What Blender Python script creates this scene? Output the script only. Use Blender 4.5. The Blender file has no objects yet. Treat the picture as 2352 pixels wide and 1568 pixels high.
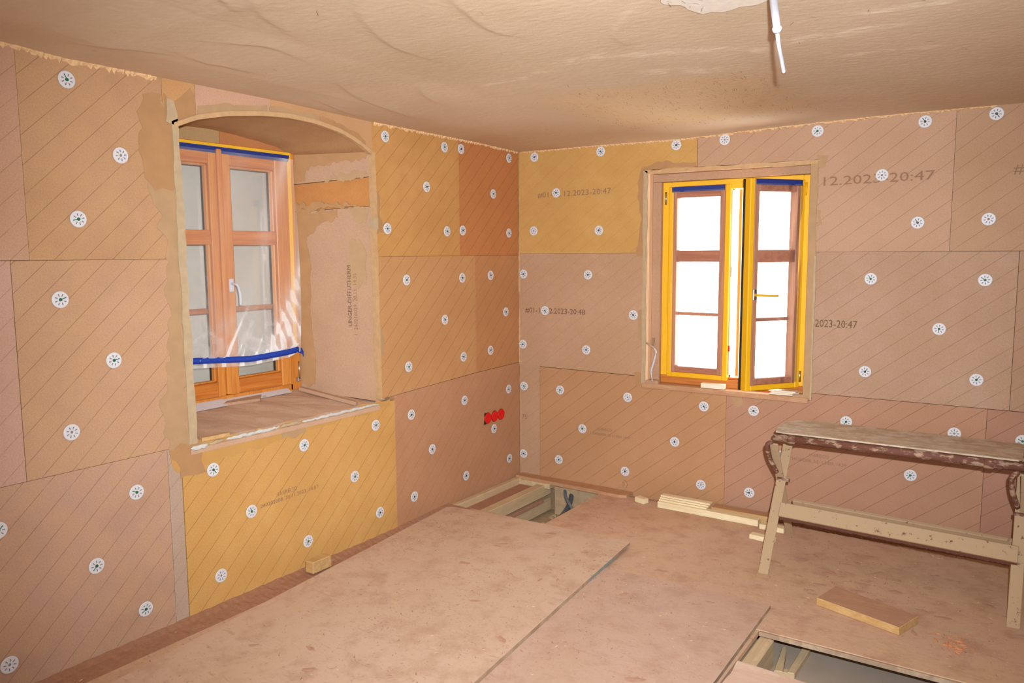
import bpy, bmesh, math, random
import numpy as np
from mathutils import Matrix, Vector
random.seed(7); rng = np.random.RandomState(11)
S = bpy.context.scene; COL = S.collection

# ------------------------------------------------------------------ camera
YAW, PITCH, ROLL = -0.58975, -0.11141, -0.0062
CAM = Vector((2.949, -4.4983, 1.5285)); FPX = 1823.08
def cam_axes():
    cy, sy, cp, sp = math.cos(YAW), math.sin(YAW), math.cos(PITCH), math.sin(PITCH)
    f = Vector((sy*cp, cy*cp, sp)); r = Vector((cy, -sy, 0)); u = r.cross(f)
    cr, sr = math.cos(ROLL), math.sin(ROLL)
    return cr*r + sr*u, -sr*r + cr*u, f
R_, U_, F_ = cam_axes()
cd = bpy.data.cameras.new('camera'); cam = bpy.data.objects.new('camera', cd); COL.objects.link(cam)
cd.sensor_width = 36; cd.lens = FPX*36/2352; cd.clip_start = .05
cam.matrix_world = Matrix(((R_.x, U_.x, -F_.x, CAM.x), (R_.y, U_.y, -F_.y, CAM.y), (R_.z, U_.z, -F_.z, CAM.z), (0, 0, 0, 1)))
S.camera = cam
# ------------------------------------------------------------------ light
w = bpy.data.worlds.new('sky'); S.world = w; w.use_nodes = True
bg = w.node_tree.nodes['Background']; bg.inputs[0].default_value = (.93, .97, 1, 1); bg.inputs[1].default_value = 10.0   # overcast sky
def lamp(name, kind, loc, power, color=(1, 1, 1), aim=None, **kw):
    l = bpy.data.lights.new(name, kind); l.energy = power; l.color = color
    for k, v in kw.items(): setattr(l, k, v)
    o = bpy.data.objects.new(name, l); COL.objects.link(o); o.location = loc
    if aim is not None: o.rotation_euler = (Vector(aim)-Vector(loc)).to_track_quat('-Z', 'Y').to_euler()
    return o
FL = CAM + .075*R_ + .12*U_
lamp('camera_flash', 'SPOT', FL, 760, (.90, .98, 1.06), FL + F_*3 + R_*.17 + U_*.0, spot_size=math.radians(94), spot_blend=1.0, shadow_soft_size=.018)
lamp('fill_back', 'AREA', (2.4, -6.05, 1.35), 24, (.92, .98, 1.04), (2.4, 0, 1.35), shape='RECTANGLE', size=1.6, size_y=1.3)  # added fill light behind the camera, no window is built there
lamp('fill_side', 'AREA', (4.65, -3.4, 1.35), 6, (.92, .98, 1.04), (0, -3.0, 1.2), shape='RECTANGLE', size=1.5, size_y=1.3)  # weak fill added on the unseen right side, in front of a solid wall
v = S.view_settings; v.view_transform = 'Standard'; v.look = 'None'; v.gamma = 1; v.use_curve_mapping = False; v.exposure = 0.1

# ------------------------------------------------------------------ materials
def lin(c):
    v_ = [((x/255)/12.92 if x/255 <= .04045 else ((x/255+.055)/1.055)**2.4) for x in c]
    if c[0] > c[2]+14 and c[0] > 120 and c[0]-c[1] < 90: v_ = [v_[0]*.98, v_[1]*1.035, v_[2]*1.10]      # warm browns and tans: albedo a little less red than they look
    return tuple(v_)+(1,)
class NT:
    def __init__(s, name):
        s.m = bpy.data.materials.new(name); s.m.use_nodes = True; s.t = s.m.node_tree; s.b = s.t.nodes['Principled BSDF']
        s.b.inputs['Specular IOR Level'].default_value = .25
        s.co = s.n('ShaderNodeTexCoord').outputs['Object']
    def n(s, k, **kw):
        x = s.t.nodes.new(k)
        for a, b in kw.items(): setattr(x, a, b)
        return x
    def l(s, a, b): s.t.links.new(a, b)
    def math(s, op, a, b=None, c=None):
        x = s.n('ShaderNodeMath', operation=op)
        for i, q in enumerate((a, b, c)):
            if q is None: continue
            if hasattr(q, 'links'): s.l(q, x.inputs[i])
            else: x.inputs[i].default_value = q
        return x.outputs[0]
    def noise(s, scale, detail=3, rough=.55, vec=None, mapping=None, dist=0):
        x = s.n('ShaderNodeTexNoise'); x.inputs['Scale'].default_value = scale; x.inputs['Detail'].default_value = detail
        x.inputs['Roughness'].default_value = rough; x.inputs['Distortion'].default_value = dist
        src = vec or s.co
        if mapping:
            mp = s.n('ShaderNodeMapping'); mp.inputs['Scale'].default_value = mapping[0]; mp.inputs['Rotation'].default_value = mapping[1]
            s.l(src, mp.inputs[0]); src = mp.outputs[0]
        s.l(src, x.inputs['Vector']); return x.outputs['Fac']
    def ramp(s, v, lo, hi, a=0., b=1.):
        x = s.n('ShaderNodeMapRange', interpolation_type='SMOOTHSTEP'); s.l(v, x.inputs[0])
        for i, q in enumerate((lo, hi, a, b)): x.inputs[i+1].default_value = q
        return x.outputs[0]
    def mix(s, f, a, b, mode='MIX'):
        x = s.n('ShaderNodeMix', data_type='RGBA', blend_type=mode)
        if hasattr(f, 'links'): s.l(f, x.inputs[0])
        else: x.inputs[0].default_value = f
        for i, q in ((6, a), (7, b)):
            if hasattr(q, 'links'): s.l(q, x.inputs[i])
            else: x.inputs[i].default_value = q
        return x.outputs[2]
    def bump(s, h, dist=.002, strength=1., prev=None):
        x = s.n('ShaderNodeBump'); x.inputs['Distance'].default_value = dist; x.inputs['Strength'].default_value = strength
        s.l(h, x.inputs['Height'])
        if prev: s.l(prev, x.inputs['Normal'])
        s.l(x.outputs[0], s.b.inputs['Normal']); return x.outputs[0]
    def out(s, col, rough=.85):
        if hasattr(col, 'links'): s.l(col, s.b.inputs['Base Color'])
        else: s.b.inputs['Base Color'].default_value = col
        s.b.inputs['Roughness'].default_value = rough; return s.m
def dim(c, k): return (c[0]*k, c[1]*k, c[2]*k, 1)
def plain(name, rgb, rough=.6, metal=0, var=.12, scale=40, spec=.3):
    t = NT(name); c = lin(rgb); f = t.noise(scale, 4)
    t.b.inputs['Metallic'].default_value = metal; t.b.inputs['Specular IOR Level'].default_value = spec
    return t.out(t.mix(f, dim(c, 1-var), dim(c, 1+var)), rough)
def board(name, rgb, wall=None, strength=.5, phase=0., tint=None, damp=None):
    """soft wood fibre insulation board, diagonal scored lines"""
    t = NT(name); c = lin(rgb)
    c = dim(c, 1.0)
    big = t.noise(2.2, 3); mid = t.noise(9, 3); fine = t.noise(190, 3, .7); speck = t.noise(75, 4, .8)
    col = t.mix(t.ramp(big, .35, .65), (c[0]*.95, c[1]*.93, c[2]*.90, 1), (c[0]*1.05, c[1]*1.05, c[2]*1.07, 1))
    col = t.mix(t.ramp(mid, .3, .7), col, t.mix(.5, col, lin(tint or rgb)))
    col = t.mix(t.ramp(fine, .3, .7, .0, .24), col, (.16, .09, .045, 1))
    col = t.mix(t.ramp(speck, .62, .75, 0, .28), col, (.75, .5, .3, 1))
    hgt = t.math('ADD', t.math('MULTIPLY', fine, .5), t.math('MULTIPLY', speck, .5))
    nb = t.bump(hgt, .0012, .5)
    if wall:
        sx = t.n('ShaderNodeSeparateXYZ'); t.l(t.co, sx.inputs[0])
        slope, per, ax = (.93, .101, 1) if wall == 'A' else (.77, .0965, 0)
        s_ = t.math('SUBTRACT', sx.outputs[2], t.math('MULTIPLY', sx.outputs[ax], slope))
        s_ = t.math('ADD', s_, t.math('MULTIPLY', t.noise(1.1, 1), .006))
        f = t.math('ABSOLUTE', t.math('SUBTRACT', t.math('FRACT', t.math('ADD', t.math('DIVIDE', s_, per), phase+10)), .5))
        ln = t.ramp(f, .006, .019, 1, 0)
        brk = t.ramp(t.noise(14, 4, .7), .3, .55, .35, 1)
        ln = t.math('MULTIPLY', ln, brk)
        col = t.mix(t.math('MULTIPLY', ln, strength), col, (c[0]*.28, c[1]*.2, c[2]*.15, 1))
        t.bump(t.math('SUBTRACT', 1, ln), .0015, .5*min(1, strength*1.5), nb)
    return t.out(col, .95)
def wood(name, c1, c2, axis=0, freq=60, dirt=None, rough=.6, spec=.3, knots=False):
    t = NT(name); sc = [1, 1, 1]; sc[axis] = .05
    g = t.noise(freq, 4, .6, mapping=(sc, (0, 0, 0)), dist=.4); g2 = t.noise(freq*4, 3, .6, mapping=(sc, (0, 0, 0)))
    col = t.mix(t.ramp(g, .32, .68), lin(c1), lin(c2)); col = t.mix(t.math('MULTIPLY', t.ramp(g2, .4, .7), .25), col, dim(lin(c1), .6))
    if dirt: col = t.mix(t.ramp(t.noise(12, 5, .7), .4, .62, 0, .85), col, lin(dirt))
    t.bump(g2, .0006, .5); t.b.inputs['Specular IOR Level'].default_value = spec
    return t.out(col, rough)
def dusty(name, base, dust, red, rough=.95):
    """plywood under a coat of clay dust with footprints"""
    t = NT(name)
    a = t.noise(1.6, 4, .6); b = t.noise(7, 6, .68); c = t.noise(38, 5, .75); st = t.noise(9, 6, .7, mapping=((1, 4.5, 1), (0, 0, .5)), dist=1.2)
    col = t.mix(t.ramp(a, .3, .7), lin(base), lin(dust))
    col = t.mix(t.ramp(b, .46, .70, 0, .5), col, lin(red))
    col = t.mix(t.ramp(t.noise(4.5, 8, .75, dist=.8), .50, .70, 0, .30), col, dim(lin(red), .9))
    col = t.mix(t.ramp(st, .58, .70, 0, .5), col, dim(lin(red), .8))
    col = t.mix(t.ramp(c, .60, .72, 0, .35), col, dim(lin(red), .55))
    col = t.mix(t.ramp(t.noise(55, 4, .8), .63, .72, 0, .4), col, dim(lin(dust), 1.25))
    t.bump(t.math('ADD', b, t.math('MULTIPLY', c, .5)), .004, .6)
    return t.out(col, rough)
def film(name, clear=.88, rough=.16, haze=0):
    m = bpy.data.materials.new(name); m.use_nodes = True; t = m.node_tree; t.nodes.clear()
    o = t.nodes.new('ShaderNodeOutputMaterial'); mx = t.nodes.new('ShaderNodeMixShader'); tr = t.nodes.new('ShaderNodeBsdfTransparent')
    pr = t.nodes.new('ShaderNodeBsdfPrincipled'); pr.inputs['Base Color'].default_value = (.9, .88, .86, 1); pr.inputs['Roughness'].default_value = rough
    pr.inputs['Specular IOR Level'].default_value = .5
    fr = t.nodes.new('ShaderNodeFresnel'); fr.inputs[0].default_value = 1.45
    ad = t.nodes.new('ShaderNodeMath'); ad.operation = 'MULTIPLY_ADD'; ad.inputs[1].default_value = .6; ad.inputs[2].default_value = 1-clear-.035; ad.use_clamp = True
    t.links.new(fr.outputs[0], ad.inputs[0]); fac = ad.outputs[0]
    if haze:                                                          # the crumpled lower part scatters more light
        tc = t.nodes.new('ShaderNodeTexCoord'); sx = t.nodes.new('ShaderNodeSeparateXYZ'); t.links.new(tc.outputs['Object'], sx.inputs[0])
        mr = t.nodes.new('ShaderNodeMapRange'); t.links.new(sx.outputs[2], mr.inputs[0])
        for i_, q_ in enumerate((.42, .0, .0, haze)): mr.inputs[i_+1].default_value = q_
        nz = t.nodes.new('ShaderNodeTexNoise'); nz.inputs['Scale'].default_value = 9; nz.inputs['Detail'].default_value = 6; nz.inputs['Distortion'].default_value = 1.4; t.links.new(tc.outputs['Object'], nz.inputs['Vector'])
        m2 = t.nodes.new('ShaderNodeMapRange'); t.links.new(nz.outputs['Fac'], m2.inputs[0])
        for i_, q_ in enumerate((.35, .7, .25, 1.3)): m2.inputs[i_+1].default_value = q_
        ml = t.nodes.new('ShaderNodeMath'); ml.operation = 'MULTIPLY_ADD'; t.links.new(mr.outputs[0], ml.inputs[0]); t.links.new(m2.outputs[0], ml.inputs[1]); t.links.new(fac, ml.inputs[2]); fac = ml.outputs[0]
    t.links.new(fac, mx.inputs[0])
    t.links.new(tr.outputs[0], mx.inputs[1]); t.links.new(pr.outputs[0], mx.inputs[2]); t.links.new(mx.outputs[0], o.inputs[0])
    return m
def glass(name):
    m = bpy.data.materials.new(name); m.use_nodes = True; t = m.node_tree; t.nodes.clear()
    o = t.nodes.new('ShaderNodeOutputMaterial'); mx = t.nodes.new('ShaderNodeMixShader'); tr = t.nodes.new('ShaderNodeBsdfTransparent')
    tr.inputs[0].default_value = (.97, .97, .96, 1); gl = t.nodes.new('ShaderNodeBsdfGlossy'); gl.inputs['Roughness'].default_value = .03
    fr = t.nodes.new('ShaderNodeFresnel'); fr.inputs[0].default_value = 1.5
    t.links.new(fr.outputs[0], mx.inputs[0]); t.links.new(tr.outputs[0], mx.inputs[1]); t.links.new(gl.outputs[0], mx.inputs[2]); t.links.new(mx.outputs[0], o.inputs[0])
    return m
def clay_ceiling():
    t = NT('clay_plaster_ceiling'); c = lin((212, 182, 148))
    a = t.noise(1.3, 4, .6); b = t.noise(14, 6, .7, mapping=((1, 3.5, 1), (0, 0, -.5)), dist=.8); f = t.noise(120, 4, .7)
    col = t.mix(t.ramp(a, .3, .7), (c[0]*.94, c[1]*.93, c[2]*.9, 1), dim(c, 1.04))
    col = t.mix(t.ramp(b, .5, .72, 0, .3), col, lin((222, 196, 164)))
    sx = t.n('ShaderNodeSeparateXYZ'); t.l(t.co, sx.inputs[0]); X, Y = sx.outputs[0], sx.outputs[1]
    wob = t.math('MULTIPLY', t.math('SUBTRACT', t.noise(5, 5, .7), .5), .35)
    def band(x0, y0, x1, y1, w):                                    # drying streaks left by the trowel
        L = math.hypot(x1-x0, y1-y0); dx, dy = (x1-x0)/L, (y1-y0)/L
        al = t.math('ADD', t.math('MULTIPLY', t.math('SUBTRACT', X, x0), dx), t.math('MULTIPLY', t.math('SUBTRACT', Y, y0), dy))
        ac = t.math('ABSOLUTE', t.math('ADD', t.math('SUBTRACT', t.math('MULTIPLY', t.math('SUBTRACT', Y, y0), dx), t.math('MULTIPLY', t.math('SUBTRACT', X, x0), dy)), t.math('MULTIPLY', wob, .5)))
        e = t.math('MULTIPLY', t.ramp(al, -.06, .06), t.ramp(al, L-.06, L+.06, 1, 0))
        return t.math('MULTIPLY', e, t.ramp(ac, w*.3, w, 1, 0))
    rag = t.ramp(t.noise(11, 6, .75, mapping=((1, 3, 1), (0, 0, -.3))), .42, .58)
    m = None
    for q in ((1.40, -1.85, 1.62, -1.86, .06), (1.62, -1.86, 2.12, -1.66, .05), (2.195, -1.73, 2.57, -1.79, .06), (2.45, -1.965, 2.72, -1.955, .05), (1.62, -1.56, 1.90, -1.42, .07), (2.3, -1.45, 2.6, -1.45, .03), (.95, -1.70, 1.30, -1.78, .04)):
        e = band(*q); m = e if m is None else t.math('MAXIMUM', m, e)
    col = t.mix(t.math('MULTIPLY', t.math('MULTIPLY', m, rag), .75), col, lin((238, 214, 180)))
    rx = t.math('MULTIPLY', t.ramp(X, .8, 1.15), t.ramp(X, 1.75, 2.1, 1, 0)); ry = t.math('MULTIPLY', t.ramp(Y, -1.5, -1.2), t.ramp(Y, -.5, -.25, 1, 0))
    rm = t.math('MULTIPLY', rx, ry)                                  # torn, straw-flecked area by the window
    cr = t.ramp(t.noise(70, 5, .8, mapping=((1, 2.2, 1), (0, 0, -.4))), .60, .70)
    col = t.mix(t.math('MULTIPLY', t.math('MULTIPLY', rm, cr), .95), col, (.20, .11, .055, 1))
    col = t.mix(t.math('MULTIPLY', rm, .35), col, lin((226, 180, 110)))
    t.bump(t.math('ADD', t.math('MULTIPLY', b, .26), t.math('ADD', t.math('MULTIPLY', f, .12), t.math('MULTIPLY', t.math('MULTIPLY', rm, t.noise(45, 5, .75)), 1.1))), .006, .55)
    return t.out(col, .95)

M = {}
M['mortar'] = plain('rough_mortar', (150, 115, 85), .95, var=.25)
M['fringe'] = plain('torn_wood_fibre', (218, 172, 122), 1, var=.3, scale=120)
M['washer'] = plain('white_plastic_washer', (208, 205, 206), .45, var=.02)
M['slot'] = plain('dark_slot', (128, 118, 116), .8)
M['green'] = plain('green_plug', (38, 95, 68), .5)
M['darkplug'] = plain('dark_plug', (50, 58, 48), .5)
M['bead'] = plain('mesh_corner_bead', (192, 150, 104), .9, var=.22, scale=30)
M['beadgrey'] = plain('grey_mortar_bead', (180, 152, 116), .95, var=.2, scale=25)
M['greymortar'] = plain('pale_grey_adhesive', (198, 190, 176), .9, var=.2, scale=35)
M['damp'] = plain('damp_clay_smear', (172, 126, 82), .8, var=.16, scale=14)
M['damp2'] = plain('olive_clay_smear', (174, 136, 96), .85, var=.18, scale=14)
M['damp3'] = plain('ochre_clay_smear', (190, 140, 76), .85, var=.12, scale=14)
M['pine'] = wood('varnished_larch', (198, 114, 42), (214, 138, 62), 2, 45, rough=.35)
M['pineh'] = wood('varnished_larch_rail', (180, 96, 34), (206, 124, 52), 1, 45, rough=.35)
M['pinehx'] = wood('varnished_larch_sill', (176, 98, 40), (206, 128, 62), 0, 45, rough=.4)
M['brownh'] = wood('brown_larch_rail', (150, 84, 50), (176, 104, 66), 0, 45, rough=.4)
M['brownv'] = wood('brown_larch_stile', (158, 98, 62), (184, 120, 80), 2, 45, rough=.4)
M['yellow'] = plain('yellow_masking_tape', (232, 170, 22), .5, var=.08, scale=14)
M['yellow2'] = plain('yellow_masking_tape_on_frame', (240, 178, 40), .5, var=.10, scale=9)
M['blue'] = plain('blue_masking_tape', (30, 62, 158), .6, var=.12)
M['bluedark'] = plain('faded_blue_tape', (34, 50, 118), .6, var=.2)
M['gasket'] = plain('black_gasket', (42, 38, 40), .6)
M['white'] = plain('white_plastic', (196, 196, 202), .4, var=.03)
M['chrome'] = plain('metal_hinge', (200, 200, 205), .25, metal=1, var=.05)
M['glass'] = glass('window_glass'); M['film'] = film('clear_polythene', .91, .30, .34); M['film2'] = film('clear_polythene_thin', .93, .2)
M['fleece'] = plain('grey_protective_sheet', (238, 224, 204), .9, var=.08, scale=9)
M['red'] = plain('red_plastic_cover', (216, 20, 18), .45, var=.05)
M['batten'] = wood('planed_spruce', (228, 200, 152), (240, 216, 172), 0, 50)
M['batteny'] = wood('yellowish_batten', (188, 142, 86), (206, 162, 106), 0, 50)
M['battenw'] = wood('pale_batten_window', (232, 208, 176), (240, 222, 192), 0, 50)
M['oldboard'] = wood('dust_covered_board', (176, 124, 88), (192, 146, 108), 0, 40, dirt=(186, 140, 110))
M['ledge'] = wood('dusty_edge_board', (178, 132, 94), (196, 150, 108), 0, 40, dirt=(182, 128, 90))
M['joist'] = wood('timber_joist', (190, 158, 116), (210, 180, 138), 1, 30, dirt=(190, 160, 120))
M['seat'] = wood('plaster_smeared_plank', (170, 138, 102), (190, 164, 134), 0, 16, dirt=(204, 182, 156))
t = NT('clay_crusted_rusty_steel'); n1 = t.noise(38, 5, .7)
t.bump(n1, .002, .6); M['crust'] = t.out(t.mix(t.ramp(n1, .60, .68), lin((174, 142, 106)), lin((104, 66, 50))), .85)
t = NT('rusty_red_tube'); n1 = t.noise(30, 5, .7, mapping=((.4, 1, 1), (0, 0, 0)))
t.bump(n1, .002, .6); M['rust'] = t.out(t.mix(t.ramp(n1, .50, .60), lin((108, 68, 54)), lin((172, 138, 110))), .7)
M['rail_shade'] = plain('painted_rail_shade', (92, 54, 40), .9, var=.3, scale=60)  # dark colour standing in for shadow under the trestle rails
M['sheet'] = dusty('dusty_plywood_sheet', (198, 162, 130), (204, 168, 140), (172, 128, 98))
M['sheet2'] = dusty('dusty_plywood_sheet_pale', (190, 152, 124), (197, 160, 136), (170, 128, 100))
M['deck'] = dusty('dusty_deck_boards', (200, 160, 122), (200, 158, 128), (168, 118, 90))
M['edge'] = wood('plywood_edge', (168, 138, 108), (188, 156, 126), 1, 30, dirt=(152, 120, 94))
M['fill'] = plain('brown_sawdust_fill', (164, 116, 86), 1, var=.3, scale=60)
M['chip1'] = plain('brown_shavings', (164, 118, 90), 1, var=.3); M['chip2'] = plain('pale_shavings', (222, 176, 130), 1, var=.2)
M['pit'] = plain('grey_screed', (166, 144, 122), .9, var=.14, scale=8)
M['rubble'] = plain('rubble_bed', (176, 144, 108), 1, var=.35, scale=22)
M['pipe'] = plain('grey_corrugated_pipe', (84, 92, 98), .5); M['pipe2'] = plain('blue_grey_pipe', (112, 124, 134), .5)
M['ink'] = plain('brown_print', (146, 106, 78), .9, var=.1); M['inkd'] = plain('dark_print', (112, 80, 64), .9, var=.1)
M['vapour'] = plain('pale_sealing_tape', (205, 188, 180), .6, var=.08)
M['patch'] = plain('bare_lime_plaster', (232, 214, 190), .95, var=.16, scale=50)
M['fill2'] = board('fibreboard_filler_olive', (180, 142, 96)); M['fill3'] = board('fibreboard_filler_orange', (186, 118, 68))
M['soffit'] = board('soffit_render', (184, 138, 92), tint=(172, 122, 80))
M['rev1'] = board('reveal_board', (184, 142, 110), tint=(190, 148, 112)); M['rev2'] = board('reveal_board_orange', (190, 126, 68), tint=(178, 110, 56))
M['sill'] = board('clay_sill', (204, 164, 132), tint=(196, 150, 116))
M['wallback'] = board('far_wall_board', (190, 146, 112))
M['straw'] = plain('straw', (120, 78, 50), 1, var=.3)
M['dirtline'] = plain('dark_crust', (70, 34, 24), .9)
M['ceil'] = clay_ceiling()

# ------------------------------------------------------------------ mesh helpers
ORG = {}
def obj(name, V, Fc, mat, parent=None, smooth=False, midx=None):
    po = ORG.get(parent.name, Vector((0, 0, 0))) if parent else None
    V = [Vector(p) for p in V]
    if parent is None:
        xs = [p.x for p in V]; ys = [p.y for p in V]; zs = [p.z for p in V]
        o0 = Vector(((min(xs)+max(xs))/2, (min(ys)+max(ys))/2, min(zs)))
        if name.split('_')[0] in ('wall', 'floor', 'ceiling'): o0 = Vector((0, 0, 0))
    else: o0 = po
    me = bpy.data.meshes.new(name); me.from_pydata([tuple(p-o0) for p in V], [], [tuple(f) for f in Fc])
    mats = mat if isinstance(mat, (list, tuple)) else [mat]
    for m in mats: me.materials.append(m)
    if midx is not None: me.polygons.foreach_set('material_index', midx)
    bm = bmesh.new(); bm.from_mesh(me); bmesh.ops.recalc_face_normals(bm, faces=bm.faces); bm.to_mesh(me); bm.free()
    if smooth: me.polygons.foreach_set('use_smooth', [True]*len(me.polygons))
    o = bpy.data.objects.new(name, me); COL.objects.link(o)
    if parent: o.parent = parent
    else: o.location = o0
    ORG[o.name] = o0
    return o
def root(name, loc, label=None, cat=None, group=None):
    o = bpy.data.objects.new(name, None); COL.objects.link(o); o.location = loc; ORG[o.name] = Vector(loc)
    o.empty_display_size = .05
    if label: tag(o, label, cat, group)
    return o
def tag(o, label, cat, group=None):
    o['label'] = label; o['category'] = cat
    if group: o['group'] = group
    return o
def bm_out(bm):
    bm.verts.index_update(); return [v.co.copy() for v in bm.verts], [[v.index for v in f.verts] for f in bm.faces]
def box(x0, x1, y0, y1, z0, z1, bev=0.0, seg=1):
    bm = bmesh.new(); bmesh.ops.create_cube(bm, size=1)
    for v_ in bm.verts: v_.co = Vector(((x0+x1)/2+v_.co.x*(x1-x0), (y0+y1)/2+v_.co.y*(y1-y0), (z0+z1)/2+v_.co.z*(z1-z0)))
    if bev > 0: bmesh.ops.bevel(bm, geom=list(bm.edges), offset=bev, segments=seg, affect='EDGES', profile=.5)
    r = bm_out(bm); bm.free(); return r
def join(*parts):
    V, Fc = [], []
    for v_, f_ in parts:
        n = len(V); V += list(v_); Fc += [[i+n for i in q] for q in f_]
    return V, Fc
def xf(part, M4): return [M4 @ Vector(p) for p in part[0]], part[1]
def extr(poly, fn, d0, d1, bev=0.0):
    """extrude 2D polygon; fn(a,b,d)->3D"""
    bm = bmesh.new(); vs = [bm.verts.new((a, b, d1)) for a, b in poly]; f = bm.faces.new(vs)
    r = bmesh.ops.extrude_face_region(bm, geom=[f])
    nv = [g for g in r['geom'] if isinstance(g, bmesh.types.BMVert)]
    for q in nv: q.co.z = d0
    if bev > 0:
        top = [q for q in bm.verts if q not in nv]; es = [e for e in bm.edges if e.verts[0] in top and e.verts[1] in top]
        bmesh.ops.bevel(bm, geom=es, offset=bev, segments=1, affect='EDGES')
    for q in bm.verts: q.co = Vector(fn(q.co.x, q.co.y, q.co.z))
    out = bm_out(bm); bm.free(); return out
def A(u, z, d): return (d, -u, z)            # wall_left: x = d, u runs along -y
def B(x, z, d): return (x, -d, z)            # wall_right: y = -d
def tube(pts, r, n=10, flat=1.0, cap=True):
    pts = [Vector(p) for p in pts]; V, Fc = [], []
    rs = r if isinstance(r, (list, tuple)) else [r]*len(pts)
    up = Vector((0, 0, 1))
    for i, p in enumerate(pts):
        d = (pts[min(i+1, len(pts)-1)]-pts[max(i-1, 0)]).normalized()
        a = d.cross(up)
        if a.length < .1: a = d.cross(Vector((0, 1, 0)))
        a.normalize(); b = a.cross(d)
        for k in range(n):
            t_ = 2*math.pi*k/n; V.append(p + a*math.cos(t_)*rs[i] + b*math.sin(t_)*rs[i]*flat)
    for i in range(len(pts)-1):
        for k in range(n): Fc.append([i*n+k, i*n+(k+1) % n, (i+1)*n+(k+1) % n, (i+1)*n+k])
    if cap: Fc.append(list(range(n))[::-1]); Fc.append([len(V)-n+k for k in range(n)])
    return V, Fc
def spline(P, n=8):
    P = [Vector(p) for p in P]; out = []
    for i in range(len(P)-1):
        p0, p1, p2, p3 = P[max(i-1, 0)], P[i], P[i+1], P[min(i+2, len(P)-1)]
        for k in range(n):
            t_ = k/n; out.append(.5*((2*p1)+(-p0+p2)*t_+(2*p0-5*p1+4*p2-p3)*t_*t_+(-p0+3*p1-3*p2+p3)*t_**3))
    return out+[P[-1]]
def bar(p0, p1, w_, th, wdir=(0, 1, 0), bev=.002):
    """flat bar from p0 to p1, width w_ along wdir, thickness th"""
    p0, p1 = Vector(p0), Vector(p1); d = (p1-p0); L = d.length; d.normalize(); wd = Vector(wdir); wd = (wd-d*wd.dot(d)).normalized(); n = d.cross(wd)
    v_, f_ = box(0, L, -w_/2, w_/2, -th/2, th/2, bev)
    return [p0+d*q.x+wd*q.y+n*q.z for q in v_], f_
def jag(pts, amp, step=.02, closed=True):
    out = []; P = list(pts)+([pts[0]] if closed else [])
    for (x0, y0), (x1, y1) in zip(P[:-1], P[1:]):
        L = math.hypot(x1-x0, y1-y0); n = max(1, int(L/step)); nx, ny = -(y1-y0)/L, (x1-x0)/L
        w_ = [0]+[random.gauss(0, 1) for _ in range(n-1)]+[0]; w_ = [0]+[(w_[max(0, q-1)]+w_[q]*1.2+w_[q+1])/2.4 for q in range(1, n)]
        for k in range(n):
            a = amp*max(-1.3, min(1.3, w_[k])); t_ = k/n
            out.append((x0+(x1-x0)*t_+nx*a, y0+(y1-y0)*t_+ny*a))
    return out

# ------------------------------------------------------------------ setting: walls
TH = .04
def solid(parts): return join(*[box(*p) for p in parts])
wallL = obj('wall_left', *solid([(-.75, -TH-.002, -6.3, -2.56, -.3, 2.5), (-.75, -TH-.002, -1.37, .0, -.3, 2.5), (-.75, -TH-.002, -2.56, -1.37, -.3, .66), (-.75, -TH-.002, -2.56, -1.37, 2.23, 2.5), (-.75, -.62, -2.56, -1.37, .66, 2.23)]), M['mortar'])
wallL['kind'] = 'structure'
wallR = obj('wall_right', *solid([(-.75, .935, TH+.002, .30, -.3, 2.5), (1.905, 4.9, TH+.002, .30, -.3, 2.5), (.935, 1.905, TH+.002, .30, -.3, .69), (.935, 1.905, TH+.002, .30, 2.02, 2.5)]), M['mortar'])
wallR['kind'] = 'structure'
for nm, q in (('wall_back', (-.75, 4.9, -6.45, -6.25, -.3, 2.5)), ('wall_side', (4.8, 5.0, -6.3, .1, -.3, 2.5))):
    o = obj(nm, *box(*q), M['wallback']); o['kind'] = 'structure'

pa = {}
def panel(wall, poly, rgb, strength, phase, tint=None, off=0., name='insulation_board'):
    m = board('fibre_%s_%d' % ('left' if wall == 'A' else 'right', len(pa)), rgb, wall if strength > 0 else None, strength, phase, tint)
    fn = A if wall == 'A' else B
    g = .0013; cx = sum(p[0] for p in poly)/len(poly); cz = sum(p[1] for p in poly)/len(poly)
    o = obj(name, *extr(poly, fn, -TH, off, .0008), m, wallL if wall == 'A' else wallR)
    pa[len(pa)] = o; return o
def rc(a0, a1, b0, b1): return [(a0+.0004, b0+.0003), (a1-.0004, b0+.0003), (a1-.0004, b1-.0003), (a0+.0004, b1-.0003)]
panel('A', rc(3.1175, 4.40, 1.512, 2.30), (192, 146, 114), .45, .2)
panel('A', rc(4.40, 6.25, 1.512, 2.30), (190, 146, 112), .45, .5)
panel('A', [(2.537, 1.512), (3.117, 1.512), (3.117, 2.26), (2.577, 2.26), (2.577, 2.05), (2.537, 2.05)], (186, 140, 101), .55, .55, tint=(196, 150, 100))
panel('A', rc(3.1812, 4.5, .735, 1.5113), (196, 152, 128), .45, .1)
panel('A', rc(4.5, 6.25, .735, 1.5113), (190, 146, 112), .45, .1)
panel('A', rc(2.535, 3.180, .735, 1.5113), (191, 146, 112), .6, .35, tint=(196, 152, 104))
panel('A', rc(2.6388, 4.2, -.06, .7342), (186, 144, 118), .6, .8, tint=(200, 154, 110))
panel('A', rc(4.2, 6.25, -.06, .7342), (190, 146, 112), .45, .1)
panel('A', rc(2.578, 2.638, -.06, .7342), (184, 154, 130), .4, .6)
panel('A', rc(1.262, 2.575, -.06, .722), (208, 156, 88), .75, .3, tint=(204, 146, 74))
panel('A', rc(.652, 1.388, 1.512, 2.23), (200, 146, 82), .75, .7, tint=(190, 132, 74))
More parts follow.
